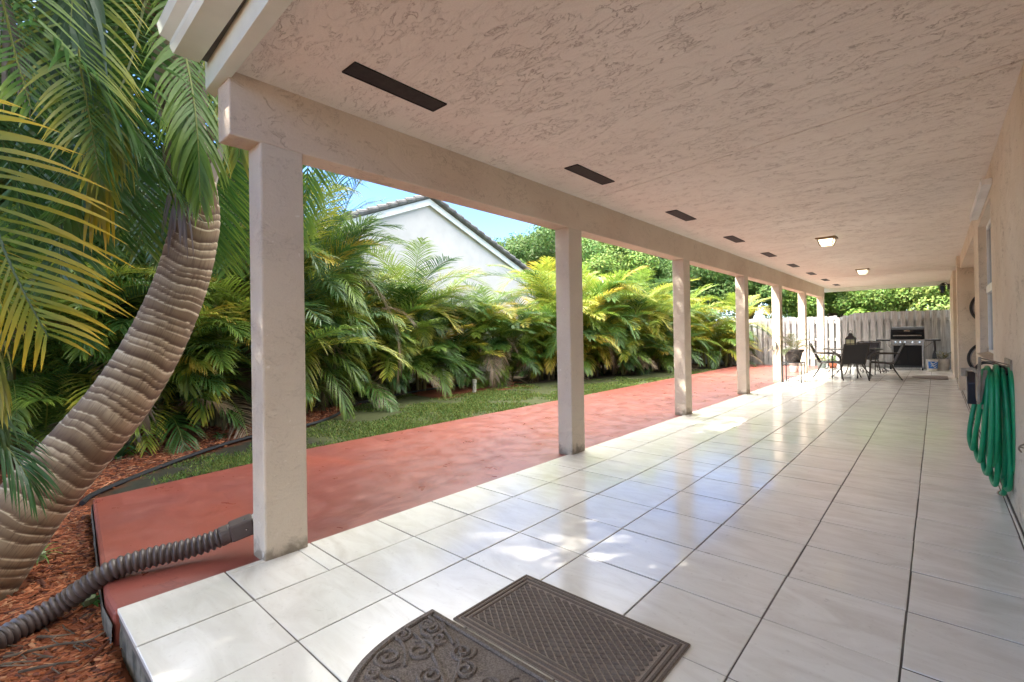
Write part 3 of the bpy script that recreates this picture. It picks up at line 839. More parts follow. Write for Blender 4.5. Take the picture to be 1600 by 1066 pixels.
near([CR,(-1.9,-.8,4.0),(-1.95,-1.15,3.6),(-1.8,-1.25,2.9),(-1.65,-1.2,2.35),(-1.6,-1.1,1.95)], 46, .66, .036, dg, mg, ang=(78,40), vee=.1, droop=.45, rcol=(.12,.16,.04), rr=.014)
near([CR,(-1.9,-.5,3.8),(-2.0,-.75,3.2),(-1.95,-.9,2.5),(-1.85,-.95,1.95),(-1.8,-.95,1.6)], 44, .60, .034, dg, lg, ang=(78,40), vee=.1, droop=.55, rr=.013)
near([CR,(-1.9,-.1,3.9),(-2.2,-.1,3.3),(-2.25,-.2,2.6),(-2.2,-.3,2.0)], 44, .6, .034, mg, lg, ang=(75,35), vee=.1, droop=.6, rr=.013)
near([CR,(-1.6,.2,4.0),(-1.6,.5,3.5),(-1.65,.6,2.8),(-1.7,.55,2.1)], 40, .5, .032, mg, LIME, ang=(75,35), vee=.1, droop=.8, rr=.013)
near([CR,(-1.7,-.9,4.05),(-1.5,-1.18,3.7),(-1.28,-1.22,3.2),(-1.1,-1.18,2.75),(-1.0,-1.12,2.4)], 36, .50, .026, mg, LIME, ang=(78,40), vee=.2, droop=.6, rcol=(.3,.32,.07), rr=.012)
near([CR,(-1.6,-.7,3.9),(-1.4,-.85,3.45),(-1.22,-.92,2.95),(-1.05,-.9,2.5),(-.98,-.86,2.1)], 36, .48, .024, lg, YELL, ang=(72,35), vee=.1, droop=.8, rcol=(.3,.3,.07), rr=.011)
random.seed(31)
for k in range(9):
    a0 = Vector((-1.75-.12*k, -.95+.16*k, 3.7)); near([a0+Vector((.1,-.1,.3)), a0, a0+Vector((.02,-.04,-.6)), a0+Vector((-.05,-.02,-1.2)), a0+Vector((-.12,.02,-1.75))], 40, .58, .030, random.choice([dg,mg,GREEN]), random.choice([mg,lg,LIME]), ang=(80,40), vee=.15, droop=.5, rr=.012)
# long pale blades hanging by the upper left and the yellowing hanging ones
near([(-1.45,-.85,3.7),(-1.32,-.92,3.35),(-1.22,-.95,3.0)], 16, .75, .038, (.10,.17,.09), (.13,.2,.12), ang=(40,12), vee=0, droop=2.6, rr=.012)
near([(-1.5,-.7,3.3),(-1.42,-.75,2.9),(-1.38,-.78,2.45)], 16, .65, .034, lg, YELL, ang=(40,12), vee=0, droop=2.4, rr=.01)
near([(-1.4,-.75,2.7),(-1.36,-.8,2.35),(-1.36,-.82,2.1)], 9, .55, .040, LIME, (.75,.50,.02), ang=(28,10), vee=0, droop=2.6, rr=.01)
near([(-1.25,-.42,2.9),(-1.12,-.42,2.6),(-1.08,-.42,2.3)], 12, .55, .034, mg, LIME, ang=(35,10), vee=0, droop=2.6, rr=.01)
# dry grey strands
near([(-1.35,-1.28,3.3),(-1.26,-1.20,3.0),(-1.22,-1.17,2.75)], 20, .42, .02, (.32,.27,.24), (.42,.36,.31), ang=(35,10), vee=0, droop=3.0, rr=.01, rcol=TAN, jit=.4)
near([(-1.15,-.42,2.5),(-1.14,-.45,2.25),(-1.15,-.47,2.05)], 16, .38, .018, (.35,.32,.3), (.2,.15,.12), ang=(45,10), vee=0, droop=2.6, rr=.008, rcol=TAN, jit=.4)
for k in range(16):
    az = k*.72+.4
    near(arch(CR+Vector((0,0,.15)), az, random.uniform(2.0,2.6), R_(random.uniform(35,80)), R_(random.uniform(70,120)), 6), 46, .6, .036, mg, lg, ang=(72,30), vee=.3, droop=.6, rr=.016)
at(b.build('fronds', 'leaf', lp), lp.location)

# ================================================================== YELLOWING PALM at the left edge
yp = empty('yellow_palm', (-1.0,-2.3,-.17), label='yellowing palm at the left edge whose golden fronds hang before the leaning trunk', cat='palm')
b = MB()
near([(-.75,-1.95,2.5),(-.45,-1.49,2.25),(-.33,-1.38,2.06),(-.24,-1.30,1.85),(-.22,-1.24,1.59),(-.20,-1.18,1.40),(-.19,-1.12,1.24)], 21, .46, .027, (.20,.30,.05), (.78,.55,.05), ang=(82,50), vee=.30, droop=.55, rcol=(.12,.2,.10), rr=.009, side=(.55,.62,.12), start=.2)
near([(-.8,-1.9,2.2),(-.55,-1.5,1.9),(-.42,-1.35,1.55),(-.38,-1.28,1.25),(-.37,-1.25,1.0)], 34, .34, .022, (.13,.2,.04), (.40,.36,.05), ang=(50,16), vee=0, droop=1.9, rcol=(.2,.25,.06), rr=.008)
near([(-.9,-1.8,1.5),(-.72,-1.45,1.3),(-.62,-1.30,1.05),(-.58,-1.24,.85)], 30, .32, .02, (.06,.13,.04), (.14,.2,.05), ang=(55,16), vee=0, droop=1.9, rr=.008)
near([(-.95,-1.75,.9),(-.74,-1.42,.98),(-.62,-1.28,.86),(-.56,-1.19,.70),(-.55,-1.14,.56)], 28, .30, .022, (.05,.14,.03), (.08,.18,.05), ang=(62,26), vee=.1, droop=1.0, rr=.008)
for k in range(7):
    az = 2.2+k*.5
    near(arch((-1.0,-2.3,1.6), az, 1.7, R_(random.uniform(40,75)), R_(110), 6), 30, .42, .028, LIME, YELL, ang=(70,28), droop=.6)
at(b.build('fronds', 'leaf', yp), yp.location)
b = MB()
for dx, dy, h in ((0,0,1.7),(.12,.1,1.6),(-.15,.05,1.5),(.05,-.15,1.2)):
    b.tube(spline([(-1+dx,-2.3+dy,-.3),(-1+dx*1.4,-2.3+dy*1.2+.05,h*.5),(-1+dx*2,-2.3+dy*2,h)], 6), .035, 8, (.2,.19,.07))
at(b.build('stems', 'stem', yp, smooth='auto'), yp.location)

# under-storey plants at the left
def spider(name, loc, n, L, W, col, label, cat='plant', droop=1.7, seed=1):
    random.seed(seed); r = empty(name, loc, label=label, cat=cat); b = MB()
    for i in range(n):
        az = i*2.4+random.uniform(-.3,.3); p = arch((0,0,0), az, L*random.uniform(.7,1.1), R_(random.uniform(55,85)), R_(random.uniform(80,150)), 6)
        P2 = spline(p, 9); vs = []; cs = []
        for k, q in enumerate(P2):
            f = k/8; S = Vector((-math.sin(az), math.cos(az), 0)); ww = W*.5*(1-f**2.2)+.001
            vs += [q-S*ww+Vector((0,0,ww*.5)), q, q+S*ww+Vector((0,0,ww*.5))]; cl = lerp(col, (col[0]*1.6, col[1]*1.5, col[2]*1.3), f); cs += [cl]*3
        k0 = len(b.v); b.v += [tuple(v) for v in vs]; b.c += cs
        for k in range(8): b.f += [(k0+3*k, k0+3*k+1, k0+3*k+4, k0+3*k+3), (k0+3*k+1, k0+3*k+2, k0+3*k+5, k0+3*k+4)]
    b.build('leaves', 'leaf', r); MB().lathe([(.02,-.05),(.03,.05)], n=8, col=(.3,.35,.2)).build('stem', 'stem', r)
    return r
spider('spider_lily', (-4.35,-.30,-.09), 13, .52, .05, (.05,.14,.05), 'strap leaved green plant beside the trunk at the near tip of the lawn edging')
spider('weed', (-.93,-.93,-.17), 7, .10, .03, (.05,.16,.03), 'small bright green weed in the mulch against the patio footing', seed=2)
spider('weed', (-1.85,-1.06,-.16), 16, .16, .012, (.10,.22,.04), 'thin grassy weed tuft right at the foot of the leaning trunk', seed=3)
spider('weed', (-4.55,.75,-.07), 12, .16, .03, (.06,.16,.04), 'small leafy weed in the red mulch left of the nearest column', seed=4)

# retaining edge of stone blocks
pl = empty('stone_planter', (-7.5,-1,-.1), label='curved low border of pale stone blocks behind the trunk at the left edge', cat='planter')
for row, (z0, z1) in enumerate([(-.2,.02),(.02,.17)]):
    b = MB(); arcp = [(-5.0,-1.75),(-5.6,-1.3),(-6.3,-1.0),(-7.2,-.75),(-8.0,-.5)]
    Pp = spline([(x, y, 0) for x, y in arcp], 13)
    for i in range(12):
        a, c = Pp[i], Pp[i+1]; b.bar(a.lerp(c,.02)+Vector((0,0,(z0+z1)/2)), a.lerp(c,.98)+Vector((0,0,(z0+z1)/2)), .16-.02*row, z1-z0-.006)
    at(b.build('block_course', 'stone', pl, bevel=.012), pl.location)

# ================================================================== TREES beyond the fences
def tree_crown(seed, R3, H, n, ccol, leaf=.075, trunk_h=2.2):
    r = np.random.default_rng(seed); random.seed(seed)
    root = empty('shade_tree', (0,0,0), cat='tree')
    # clumps
    nc = 46
    cen = []
    for i in range(nc):
        d = r.normal(size=3); d /= np.linalg.norm(d); rad = r.uniform(.45, 1.0)
        c = d*rad*np.array(R3); c[2] = abs(c[2])*.95 - .35*R3[2]*(r.random() < .35); cen.append(c)
    cen = np.array(cen)+np.array([0,0,H-R3[2]])
    idx = r.integers(0, nc, n); off = r.normal(size=(n,3)); off /= np.linalg.norm(off, axis=1)[:,None]
    rr = r.uniform(.35,1.0,(n,1))**.5*r.uniform(.5,1.05,(nc,1))[idx]*.34*R3[0]
    P0 = cen[idx]+off*rr*np.array([1,1,.75])
    nrm = off+r.normal(size=(n,3))*.6+np.array([0,0,.35]); nrm /= np.linalg.norm(nrm, axis=1)[:,None]
    t = np.cross(nrm, r.normal(size=(n,3))); t /= np.linalg.norm(t, axis=1)[:,None]; q = np.cross(nrm, t)
    sz = leaf*r.uniform(.6,1.25,(n,1))
    V = np.stack([P0-t*sz, P0-q*sz*.42, P0+t*sz, P0+q*sz*.42], 1).reshape(-1,3)
    F = np.arange(4*n).reshape(-1,4)
    base = np.array(ccol)*r.uniform(.7,1.35,(nc,1))[idx]*r.uniform(.75,1.25,(n,1))
    base[:,0] *= r.uniform(.8,1.4,n)
    C = np.repeat(base, 4, 0)
    fast_mesh('crown', V, F, C, 'treeleaf', root)
    b = MB(); b.tube(spline([(0,0,-4.5),(0,0,-.2),(.1,.05,trunk_h*.5),(-.05,.1,trunk_h),(0,0,H-R3[2]*.9)], 10), [.26-.018*i for i in range(10)], 9)
    for i in range(9):
        c = cen[i*4]; z0 = trunk_h*random.uniform(.75,1.25)
        b.tube(spline([(0,0,z0), (c[0]*.4,c[1]*.4,z0+(c[2]-z0)*.55), tuple(c)], 6), [.11,.09,.07,.05,.035,.02], 6)
    b.build('trunk', 'bark', root, smooth='auto')
    return root
tA = tree_crown(1, (2.6,2.6,2.2), 5.6, 52000, (.15,.26,.05))
tB = tree_crown(2, (3.0,2.8,2.4), 6.2, 56000, (.085,.17,.04))
tC = tree_crown(3, (2.4,2.4,2.0), 5.2, 40000, (.20,.31,.07))
first = {0: True, 1: True, 2: True}
GT = 'trees beyond the fences'
for (x, y, z, k, s, rz, lab) in [
 (2.6,23.5,-.8,2,1.0,0,'bright green tree behind the fence straight above the grill'),
 (-1.0,24.0,-1.2,0,.98,1,'bright leafy tree behind the fence above the dining table'),
 (6.0,25,-.6,0,1.1,2,'leafy tree behind the fence at its right end'),
 (-4.4,23.5,-.6,1,1.0,2,'darker tree beyond the fence seen between the last columns'),
 (-7.6,21.8,-.4,1,1.02,4,'dark green tree rising behind the hedge near the fourth column'),
 (-10.6,19.8,.2,0,1.08,5,'green tree rising behind the palms at the third column'),
 (-13.4,18.6,.6,1,1.08,1.7,'tree behind the yellow palms between the second and third columns'),
 (-19.5,25.0,1.8,2,1.3,3,'airy light green tree standing right of the gable roof'),
 (-25.0,29.0,2.4,2,1.35,.5,'pale tree peeking over the gable roof slope'),
 (-16.5,27,.8,1,1.3,.2,'dark tree far behind the light grey roof'),
 (0.5,29.0,-.4,1,1.15,3.3,'dark tree in the second row far behind the grill fence'),
 (-8.5,28,.0,2,1.3,2.2,'light green tree in the second row beyond the fence corner')]:
    src = [tA, tB, tC][k]
    o = src if first[k] else copy_tree(src); first[k] = False
    o.location = (x, y, z); o.rotation_euler = (0,0,rz); o.scale = (s,s,s); tag(o, lab, 'tree', GT)
# unseen big trees added beside and behind the camera to block the sun
ADDED_SHADE = 'unseen trees added for shade beside the near end of the house'
for (x, y, z, s, rz, src, lab) in [
 (1.05,-3.8,.9,1.1,1.0,tB,'dense unseen tree added beside the near end of the porch to shade the near tiles'),
 (-3.9,-6.4,1.6,1.1,2.6,tA,'unseen shade tree added left of the photographer between the porch end and the leaning palm'),
 (-5.6,-4.6,2.6,1.35,2.0,tB,'tall unseen tree added left of the leaning palm to shade the red path'),
 (-5.7,1.5,3.3,1.20,4.1,tB,'tall unseen tree added for shade, rising out of the hedge behind the nearest column, crown above the roof line'),
 (-7.4,-2.2,2.5,1.25,5.0,tB,'tall dark unseen tree added for shade at the left behind the hedge palms')]:
    o = copy_tree(src); o.location = (x, y, z); o.rotation_euler = (0,0,rz); o.scale = (s,s,s); tag(o, lab, 'tree', ADDED_SHADE)
for (x, y, z, s, rz, lab) in [(-11.5,-.4,-.6,1.2,0,'dark leafy tree filling the background at the left edge'),(-12.5,1.9,-1.2,1.1,2,'dark leafy tree in the background between the leaning trunk and the nearest column')]:
    o = copy_tree(tB); o.location = (x, y, z); o.rotation_euler = (0,0,rz); o.scale = (s,s,s); tag(o, lab, 'tree', GT)

# ================================================================== LAWN, MULCH, EDGING
def grass():
    r = np.random.default_rng(4); P_ = []
    n = 0
    xs = r.uniform(-6.8,-2.85, 260000); ys_ = -.7+ (r.random(260000)**1.5)*18.6
    def fn(x, y): return math.sin(x*2.3+y*1.1)+math.sin(y*2.9-x*1.7+1)+.7*math.sin(x*6.1+y*4.3)+.6*math.sin(y*7.7-x*5.1)
    for x, y in zip(xs, ys_):
        ex = edge_x(y)
        sx = -2.62 if y < .4 else (-2.73-.05*y if y < 3 else -2.93)
        sx = -2.60+(-.11)*(y+.7) if y < 1.1 else (-2.87-.05/4.7*(y-1.1) if y < 5.8 else -2.93)
        if x < ex+.04 or x > sx: continue
        dens = .50+.26*fn(x, y)
        if y < 1.2: dens -= .06
        if y > 1.5 and x < sx-.9-.12*max(0, 6-abs(y-5)): dens -= .25
        if y > 5 and x < ex+1.0: dens -= .55
        if r.random() < dens: P_.append((x, y))
        if len(P_) > 75000: break
    P_ = np.array(P_); n = len(P_)
    z = np.array([gz(x, y) for x, y in P_])
    h = r.uniform(.012,.042,n)*np.where(P_[:,1] > 9, .8, 1); a = r.uniform(0,2*np.pi,n); w_ = r.uniform(.004,.009,n)*(1+P_[:,1].clip(0)/8)
    lean = r.normal(size=(n,2))*.02
    p0 = np.c_[P_, z]; dx = np.c_[np.cos(a)*w_, np.sin(a)*w_, np.zeros(n)]
    tip = p0+np.c_[lean, h]
    V = np.stack([p0-dx, p0+dx, tip], 1).reshape(-1,3); F = np.arange(3*n).reshape(-1,3)
    c = np.array([.13,.20,.045])*r.uniform(.55,1.35,(n,1)); c[:,0] *= r.uniform(.7,1.5,n)
    o = fast_mesh('lawn_grass', V, F, np.repeat(c, 3, 0), 'grass'); tag(o, 'patchy green lawn strip between the red path and the palm hedge', 'grass', kind='stuff')
grass()
def chips(name, n, reg, size, label, seed):
    r = np.random.default_rng(seed); pts = []
    while len(pts) < n:
        x, y = r.uniform(reg[0], reg[1]), r.uniform(reg[2], reg[3])
        if reg[4](x, y): pts.append((x, y))
    pts = np.array(pts); z = np.array([gz(x, y) for x, y in pts])+r.uniform(.0,.022,n)
    L = size*r.lognormal(0,.45,n); W_ = size*.22*r.uniform(.6,1.8,n); T_ = r.uniform(.0015,.004,n)
    a = r.uniform(0,np.pi,n)*.55+r.choice([0.2,.7], n); tl = r.normal(0,.22,n); rl = r.normal(0,.3,n)
    d = np.c_[np.cos(a)*np.cos(tl), np.sin(a)*np.cos(tl), np.sin(tl)]; s = np.c_[-np.sin(a)*np.cos(rl), np.cos(a)*np.cos(rl), np.sin(rl)]
    u = np.cross(d, s); p = np.c_[pts, z]
    co = []
    for (i, j, k) in [(-1,-1,-1),(1,-1,-1),(1,1,-1),(-1,1,-1),(-1,-.7,1),(1,-.6,1),(1,.7,1),(-1,.6,1)]:
        co.append(p+d*(L*.5*i)[:,None]+s*(W_*.5*j)[:,None]+u*(T_*k)[:,None])
    V = np.stack(co, 1).reshape(-1,3)
    f = np.array([(4,5,6,7),(0,1,5,4),(1,2,6,5),(2,3,7,6),(3,0,4,7)])
    F = (f[None]+np.arange(n)[:,None,None]*8).reshape(-1,4)
    pal = np.array([[.33,.105,.045],[.25,.075,.032],[.40,.15,.07],[.17,.055,.03],[.45,.22,.12],[.12,.05,.035],[.30,.10,.05]])
    c = pal[r.integers(0,len(pal),n)]*r.uniform(.8,1.2,(n,1))
    o = fast_mesh(name, V, F, np.repeat(c, 8, 0), 'chip'); tag(o, label, 'mulch', kind='stuff')
def in_near(x, y):
    lim = -.93 if x > -.62 else (-.90+(x+.62)*-.06 if x > -1.2 else (-.88+(-1.2-x)*.085))
    return y < lim and not ((x+1.55)**2+(y+1.32)**2 < .05)
chips('mulch', 19000, (-2.9,.35,-1.7,-.72, in_near), .045, 'red brown shredded wood mulch in front of the patio corner and round the leaning trunk', 1)
chips('mulch', 9000, (-6.0,-2.9,-1.2,3.6, lambda x, y: x < edge_x(max(y,-.75))-.03 and y > -1.15-.0*x and x > edge_x(max(y,-.75))-2.2), .05, 'red mulch bed under the hedge palms left of and behind the nearest column', 2)
chips('mulch', 2600, (-8.0,-6.0,4.6,8.5, lambda x, y: x < edge_x(y)-.03), .055, 'far patch of red mulch along the foot of the hedge behind the lawn', 3)
ed = MB().tube(spline([(x, y, gz(x, y)+.035) for x, y in edge_pts], 60), .022, 8).build('lawn_edging', 'edging', smooth='auto')
tag(ed, 'black plastic edging curving between the lawn strip and the red mulch bed', 'edging')
# twigs on the mulch
for k, (pts, lab) in enumerate([
 ([(-.62,-1.24,-.135),(-.55,-1.08,-.13),(-.46,-.99,-.12),(-.44,-.93,-.10)], 'long bent grey twig on the mulch beside the patio corner'),
 ([(-.45,-1.20,-.14),(-.38,-1.10,-.13),(-.33,-1.03,-.13)], 'short straight twig on the mulch near the bottom edge'),
 ([(-.72,-1.13,-.14),(-.63,-1.08,-.125),(-.60,-1.02,-.13)], 'small curved twig on the mulch under the brown drain pipe')]):
    t = MB().tube(spline(pts, 10), [.006,.006,.006,.005,.005,.005,.004,.004,.003,.002], 6); 
    s2 = spline(pts, 10); t.tube([s2[5], s2[5]+Vector((.05,-.02,.015)), s2[5]+Vector((.10,.0,.005))], .0025, 5)
    tag(t.build('twig', 'bark', smooth='auto'), lab, 'twig')
dbr = MB(); random.seed(9)
for i in range(26):
    x, y = random.uniform(-.95,-.35), random.uniform(-1.3,-.98); a = random.uniform(-.3,1.2); L = random.uniform(.05,.16); z = -.15
    dbr.tube([(x,y,z),(x+L*.5*math.cos(a),y+L*.5*math.sin(a),z+.012),(x+L*math.cos(a+.2),y+L*math.sin(a+.2),z)], .003, 5)
tag(dbr.build('fallen_leaf_litter', 'bark'), 'thin grey dead strips and stems scattered over the near mulch', 'litter', kind='stuff')
tag(MB().lathe([(.045,-.1),(.045,.20),(.055,.20),(.055,.26),(.045,.28)], (-5.52,6.19,-.06), 12).build('pipe_stub', 'stub', smooth='auto'), 'short pale pipe stub standing in the lawn below the hedge', 'pipe')

# ================================================================== DRAIN PIPE
random.seed(3)
dr = empty('drain_pipe', (-.7,-.6,.05), label='brown corrugated drain pipe running from the nearest column over the red path to the mulch', cat='drain pipe')
path = [(-.655,-.34,.105),(-.69,-.46,.075),(-.725,-.57,.062),(-.76,-.68,.058),(-.785,-.79,.05),(-.80,-.87,.03),(-.825,-.955,-.02),(-.85,-1.03,-.07),(-.84,-1.13,-.105),(-.785,-1.24,-.12),(-.70,-1.36,-.12),(-.60,-1.55,-.12)]
P2 = spline(path, 700); L = sum((P2[i+1]-P2[i]).length for i in range(699)); acc = 0; rs = []
for i, p in enumerate(P2):
    if i: acc += (p-P2[i-1]).length
    f = (acc/.0285) % 1
    bump = .5-.5*math.cos(2*math.pi*f); bump = bump**.55
    rs.append(.043+.0125*bump)
b = MB().tube(P2, rs, 28)
at(b.build('corrugated_hose', 'brownplastic', dr, smooth=True), dr.location)
b = MB()
d = Vector((.03,.10,.03)).normalized()
b.bar(Vector((-.655,-.35,.108)), Vector((-.625,-.235,.135)), .115, .095)
b.tube([(-.668,-.40,.092),(-.655,-.34,.106)], [.056,.052], 20)
o = b.build('adapter', 'brownplastic', dr, bevel=.01); at(o, dr.location)
for (dx, dz) in ((.061,.0),(.03,.051)):
    at(MB().lathe([(.005,-.003),(.006,.004)], (-.64+dx,-.29,.125+dz), 8).build('screw', 'chrome', dr), dr.location)

# ================================================================== DOORMATS
def rect_mat():
    r = empty('doormat', (1.25,.288,0), label='brown rectangular doormat with a raised diamond pattern and ribbed border', cat='doormat')
    x0,x1,y0,y1 = -.418,.418,-.243,.243
    MB().box(x0,x1,y0,y1,.001,.007).build('base', 'mat_base', r)
    b = MB()
    for off, h in ((.0,.0105),(.022,.0125),(.046,.0115)):
        w_ = .015
        a0,a1,c0,c1 = x0+off,x1-off,y0+off,y1-off
        b.box(a0,a1,c0,c0+w_,.006,h,top=(.004,.004)); b.box(a0,a1,c1-w_,c1,.006,h,top=(.004,.004))
        b.box(a0,a0+w_,c0+w_,c1-w_,.006,h,top=(.003,0)); b.box(a1-w_,a1,c0+w_,c1-w_,.006,h,top=(.003,0))
    b.build('border', 'mat_brown', r)
    b = MB(); X0,X1,Y0,Y1 = x0+.068,x1-.068,y0+.068,y1-.068
    px, py = .046, .034; k = 0
    j = 0; y = Y0
    while y < Y1+.001:
        x = X0+(px/2 if j % 2 else 0)
        while x < X1+.001:
            hx, hy = px*.43, py*.86*.5*2*.5
            hy = py*.43*1.0
            pts = [(x-hx,y),(x,y-hy),(x+hx,y),(x,y+hy)]
            pts = [(min(max(a,X0),X1), min(max(c,Y0),Y1)) for a, c in pts]
            cx_, cy_ = x, y
            top = [((a-cx_)*.7+cx_, (c-cy_)*.7+cy_) for a, c in pts]
            if X0 <= x <= X1 and Y0 <= y <= Y1:
                b.add([(a,c,.006) for a, c in pts]+[(min(max(a,X0),X1),min(max(c,Y0),Y1),.0125) for a, c in top], [(4,5,6,7),(0,1,5,4),(1,2,6,5),(2,3,7,6),(3,0,4,7)])
            x += px
        y += py/2; j += 1
    b.build('tread', 'mat_brown', r)
    return r
rect_mat()
def halfround(loc, rz, a, bb, label, n=2.6, rel=True, name='doormat'):
    r = empty(name, loc, rz, label=label, cat='doormat')
    rim = []; K = 48
    for i in range(K+1):
        t = math.pi*i/K; c, s = math.cos(t), math.sin(t)
        rim.append((a*abs(c)**(2/n)*(1 if c > 0 else -1), -bb*abs(s)**(2/n)))
    b = MB().prism(rim[::-1] , .001, .010)
    b.build('base', 'mat_dark', r, bevel=.003)
    if rel:
        d = MB()
        def ridge(pts, w_=.012, z=.0125): d.tube([(x, y, z) for x, y in pts], w_*.72, 6)
        def inside(p, m=.05): m = m*.6; return p[1] < -m and abs(p[0]/(a-m))**n+abs(p[1]/(bb-m))**n < 1
        def rimpath(k): return [(x*k, y*k-.012) for x, y in rim]
        ridge([(x*.93, y*.93-.02) for x, y in rim]); ridge([(-a+.05,-.028),(a-.05,-.028)])
        def scroll(cx, cy, R0, turns, ph, sg):
            pts = []
            for i in range(26):
                t = i/25; th = ph+sg*t*turns*2*math.pi; rr = R0*(1-.82*t)
                pts.append((cx+rr*math.cos(th), cy+rr*math.sin(th)))
            ridge(pts)
        for sgn in (-1, 1):
            for (cx, cy, R0, ph) in [(.40,-.20,.04,.5),(.38,-.09,.035,2),(.24,-.44,.045,2.5),(.06,-.17,.04,1),(.05,-.42,.045,5),(.27,-.12,.035,3),(.30,-.40,.03,0),(.34,-.10,.055,1.6),(.27,-.21,.06,.3),(.33,-.31,.06,3.0),(.20,-.41,.06,.9),(.14,-.11,.05,2.2),(.10,-.50,.05,0),(.13,-.27,.05,4.0)]:
                cx *= a/.46; cy *= bb/.60
                if inside((cx, cy), R0*.75): scroll(sgn*cx, cy, R0, 1.6, ph if sgn > 0 else math.pi-ph, sgn)
            for (x0_, y0_, x1_, y1_, cv) in [(.0,-.30,.40,-.16,.03),(.0,-.30,.34,-.38,-.03),(.02,-.28,.22,-.07,.04),(.01,-.33,.16,-.52,.03),(.20,-.10,.42,-.05,.01),(.24,-.30,.42,-.22,.02)]:
                pts = []
                for i in range(9):
                    t = i/8; pts.append((sgn*(x0_+(x1_-x0_)*t)*a/.46, (y0_+(y1_-y0_)*t+cv*math.sin(math.pi*t))*bb/.6))
                ridge(pts, .010)
        ring = [(.04*math.cos(t*.5236), -.29+.04*math.sin(t*.5236)) for t in range(13)]
        ridge(ring)
        d.build('scroll_relief', 'mat_dark', r, smooth='auto')
    return r
halfround((1.172,.03,0), 0, .462, .60, 'dark half round doormat with raised scroll pattern, nearest to the camera')
halfround((2.60,14.4,0), -math.pi/2, .6, .68, 'small dark half round mat lying on the tiles near the far door', rel=False)
# ================================================================== DINING SET
def chair():
    r = empty('patio_chair', (0,0,0), cat='chair')      # faces +Y
    T = .013
    # sling seat (slightly dished) and back
    def sheet(pts, w0, w1, th, sag):
        b = MB(); P = spline(pts, 9); vs = []
        for i, p in enumerate(P):
            w_ = w0+(w1-w0)*i/8
            d = (P[min(i+1,8)]-P[max(i-1,0)]).normalized(); nrm = Vector((1,0,0)).cross(d)
            for s in (-1,-.5,0,.5,1):
                q = p+Vector((s*w_/2,0,0))-nrm*sag*(1-s*s); vs.append(q)
            for s in (1,.5,0,-.5,-1):
                q = p+Vector((s*w_/2,0,0))-nrm*(sag*(1-s*s)+th); vs.append(q)
        fs = []
        for i in range(8):
            for k in range(10):
                fs.append((i*10+k, i*10+(k+1) % 10, (i+1)*10+(k+1) % 10, (i+1)*10+k))
        fs.append(tuple(range(9,-1,-1))); fs.append(tuple(range(80,90)))
        return b.add(vs, fs)
    sp = [(0,.25,.425),(0,.22,.435),(0,0,.415),(0,-.18,.41)]
    bp = [(0,-.19,.42),(0,-.26,.58),(0,-.335,.78),(0,-.385,.90)]
    sheet(sp, .50, .48, .006, .012).build('seat', 'sling', r, smooth='auto')
    back = sheet(bp, .48, .50, .006, .016).build('backrest', 'sling', r, smooth='auto')
    f = MB()
    for s in (-1,1):
        f.tube(spline([(s*.262,.26,.43),(s*.26,0,.418),(s*.252,-.18,.415),(s*.255,-.27,.60),(s*.262,-.36,.83),(s*.264,-.392,.915)], 20), T, 8)
    f.tube([(-.262,.26,.43),(.262,.26,.43)], T, 8); f.tube([(-.25,-.18,.405),(.25,-.18,.405)], T*.8, 8)
    f.tube(spline([(-.264,-.392,.915),(-.15,-.40,.928),(.15,-.40,.928),(.264,-.392,.915)], 10), T, 8)
    f.build('frame', 'bronze', r, smooth='auto')
    for s in (-1,1):
        a = MB(); a.tube(spline([(s*.27,-.30,.665),(s*.285,-.18,.66),(s*.29,.02,.66),(s*.29,.16,.645),(s*.287,.235,.58),(s*.285,.25,.50)], 18), T*1.1, 8)
        a.build('armrest', 'bronze', r, smooth='auto')
        MB().tube(spline([(s*.285,.25,.50),(s*.283,.265,.25),(s*.28,.285,.0)], 8), T*1.05, 8).build('leg', 'bronze', r, smooth='auto')
        MB().tube(spline([(s*.255,-.14,.415),(s*.262,-.22,.22),(s*.27,-.34,.0)], 8), T*1.05, 8).build('leg', 'bronze', r, smooth='auto')
        # scroll brace between the legs
        c = MB(); pts = []
        for i in range(22):
            t = i/21; th = t*3.2*math.pi; rr = .075*(1-.75*t); pts.append((s*.272, -.01+.10*(1-t)+rr*math.cos(th)-.05, .22+rr*math.sin(th)))
        c.tube(pts, .006, 6); c.tube([(s*.272,.265,.30),(s*.27,.10,.21),(s*.262,-.22,.20)], .006, 6)
        c.build('brace', 'bronze', r, smooth='auto')
    return r
G = 'dining chairs round the patio table'
c0 = chair(); c0.scale = (1,1,.95)
def put(o, x, y, rz, lab): o.location = (x, y, 0); o.rotation_euler = (0, 0, rz); tag(o, lab, 'chair', G)
put(c0, .80, 12.88, R_(28), 'black patio chair at the near side of the table with its back to the camera')
put(copy_tree(c0), .32, 13.2, R_(-84), 'patio chair left of the table in side view, facing right, next to the plant stand')
put(copy_tree(c0), 1.42, 13.45, R_(96), 'patio chair right of the table in side view, facing left, in front of the grill')
put(copy_tree(c0), .92, 14.95, R_(172), 'patio chair at the far side of the table, mostly hidden behind the near chair')
tb = empty('dining_table', (.74,13.95,0), label='round glass topped black patio table among the four chairs', cat='table')
R0 = .64
MB().lathe([(R0-.02,.712),(R0-.012,.720),(.0,.720)][:2]+[(.001,.7201)], n=48).build('glass_top', 'tableglass', tb, smooth='auto')
b = MB(); b.tube([(R0*math.cos(t*math.pi/24), R0*math.sin(t*math.pi/24), .713) for t in range(48)], .014, 8, closed=True)
b.build('rim', 'bronze', tb, smooth='auto')
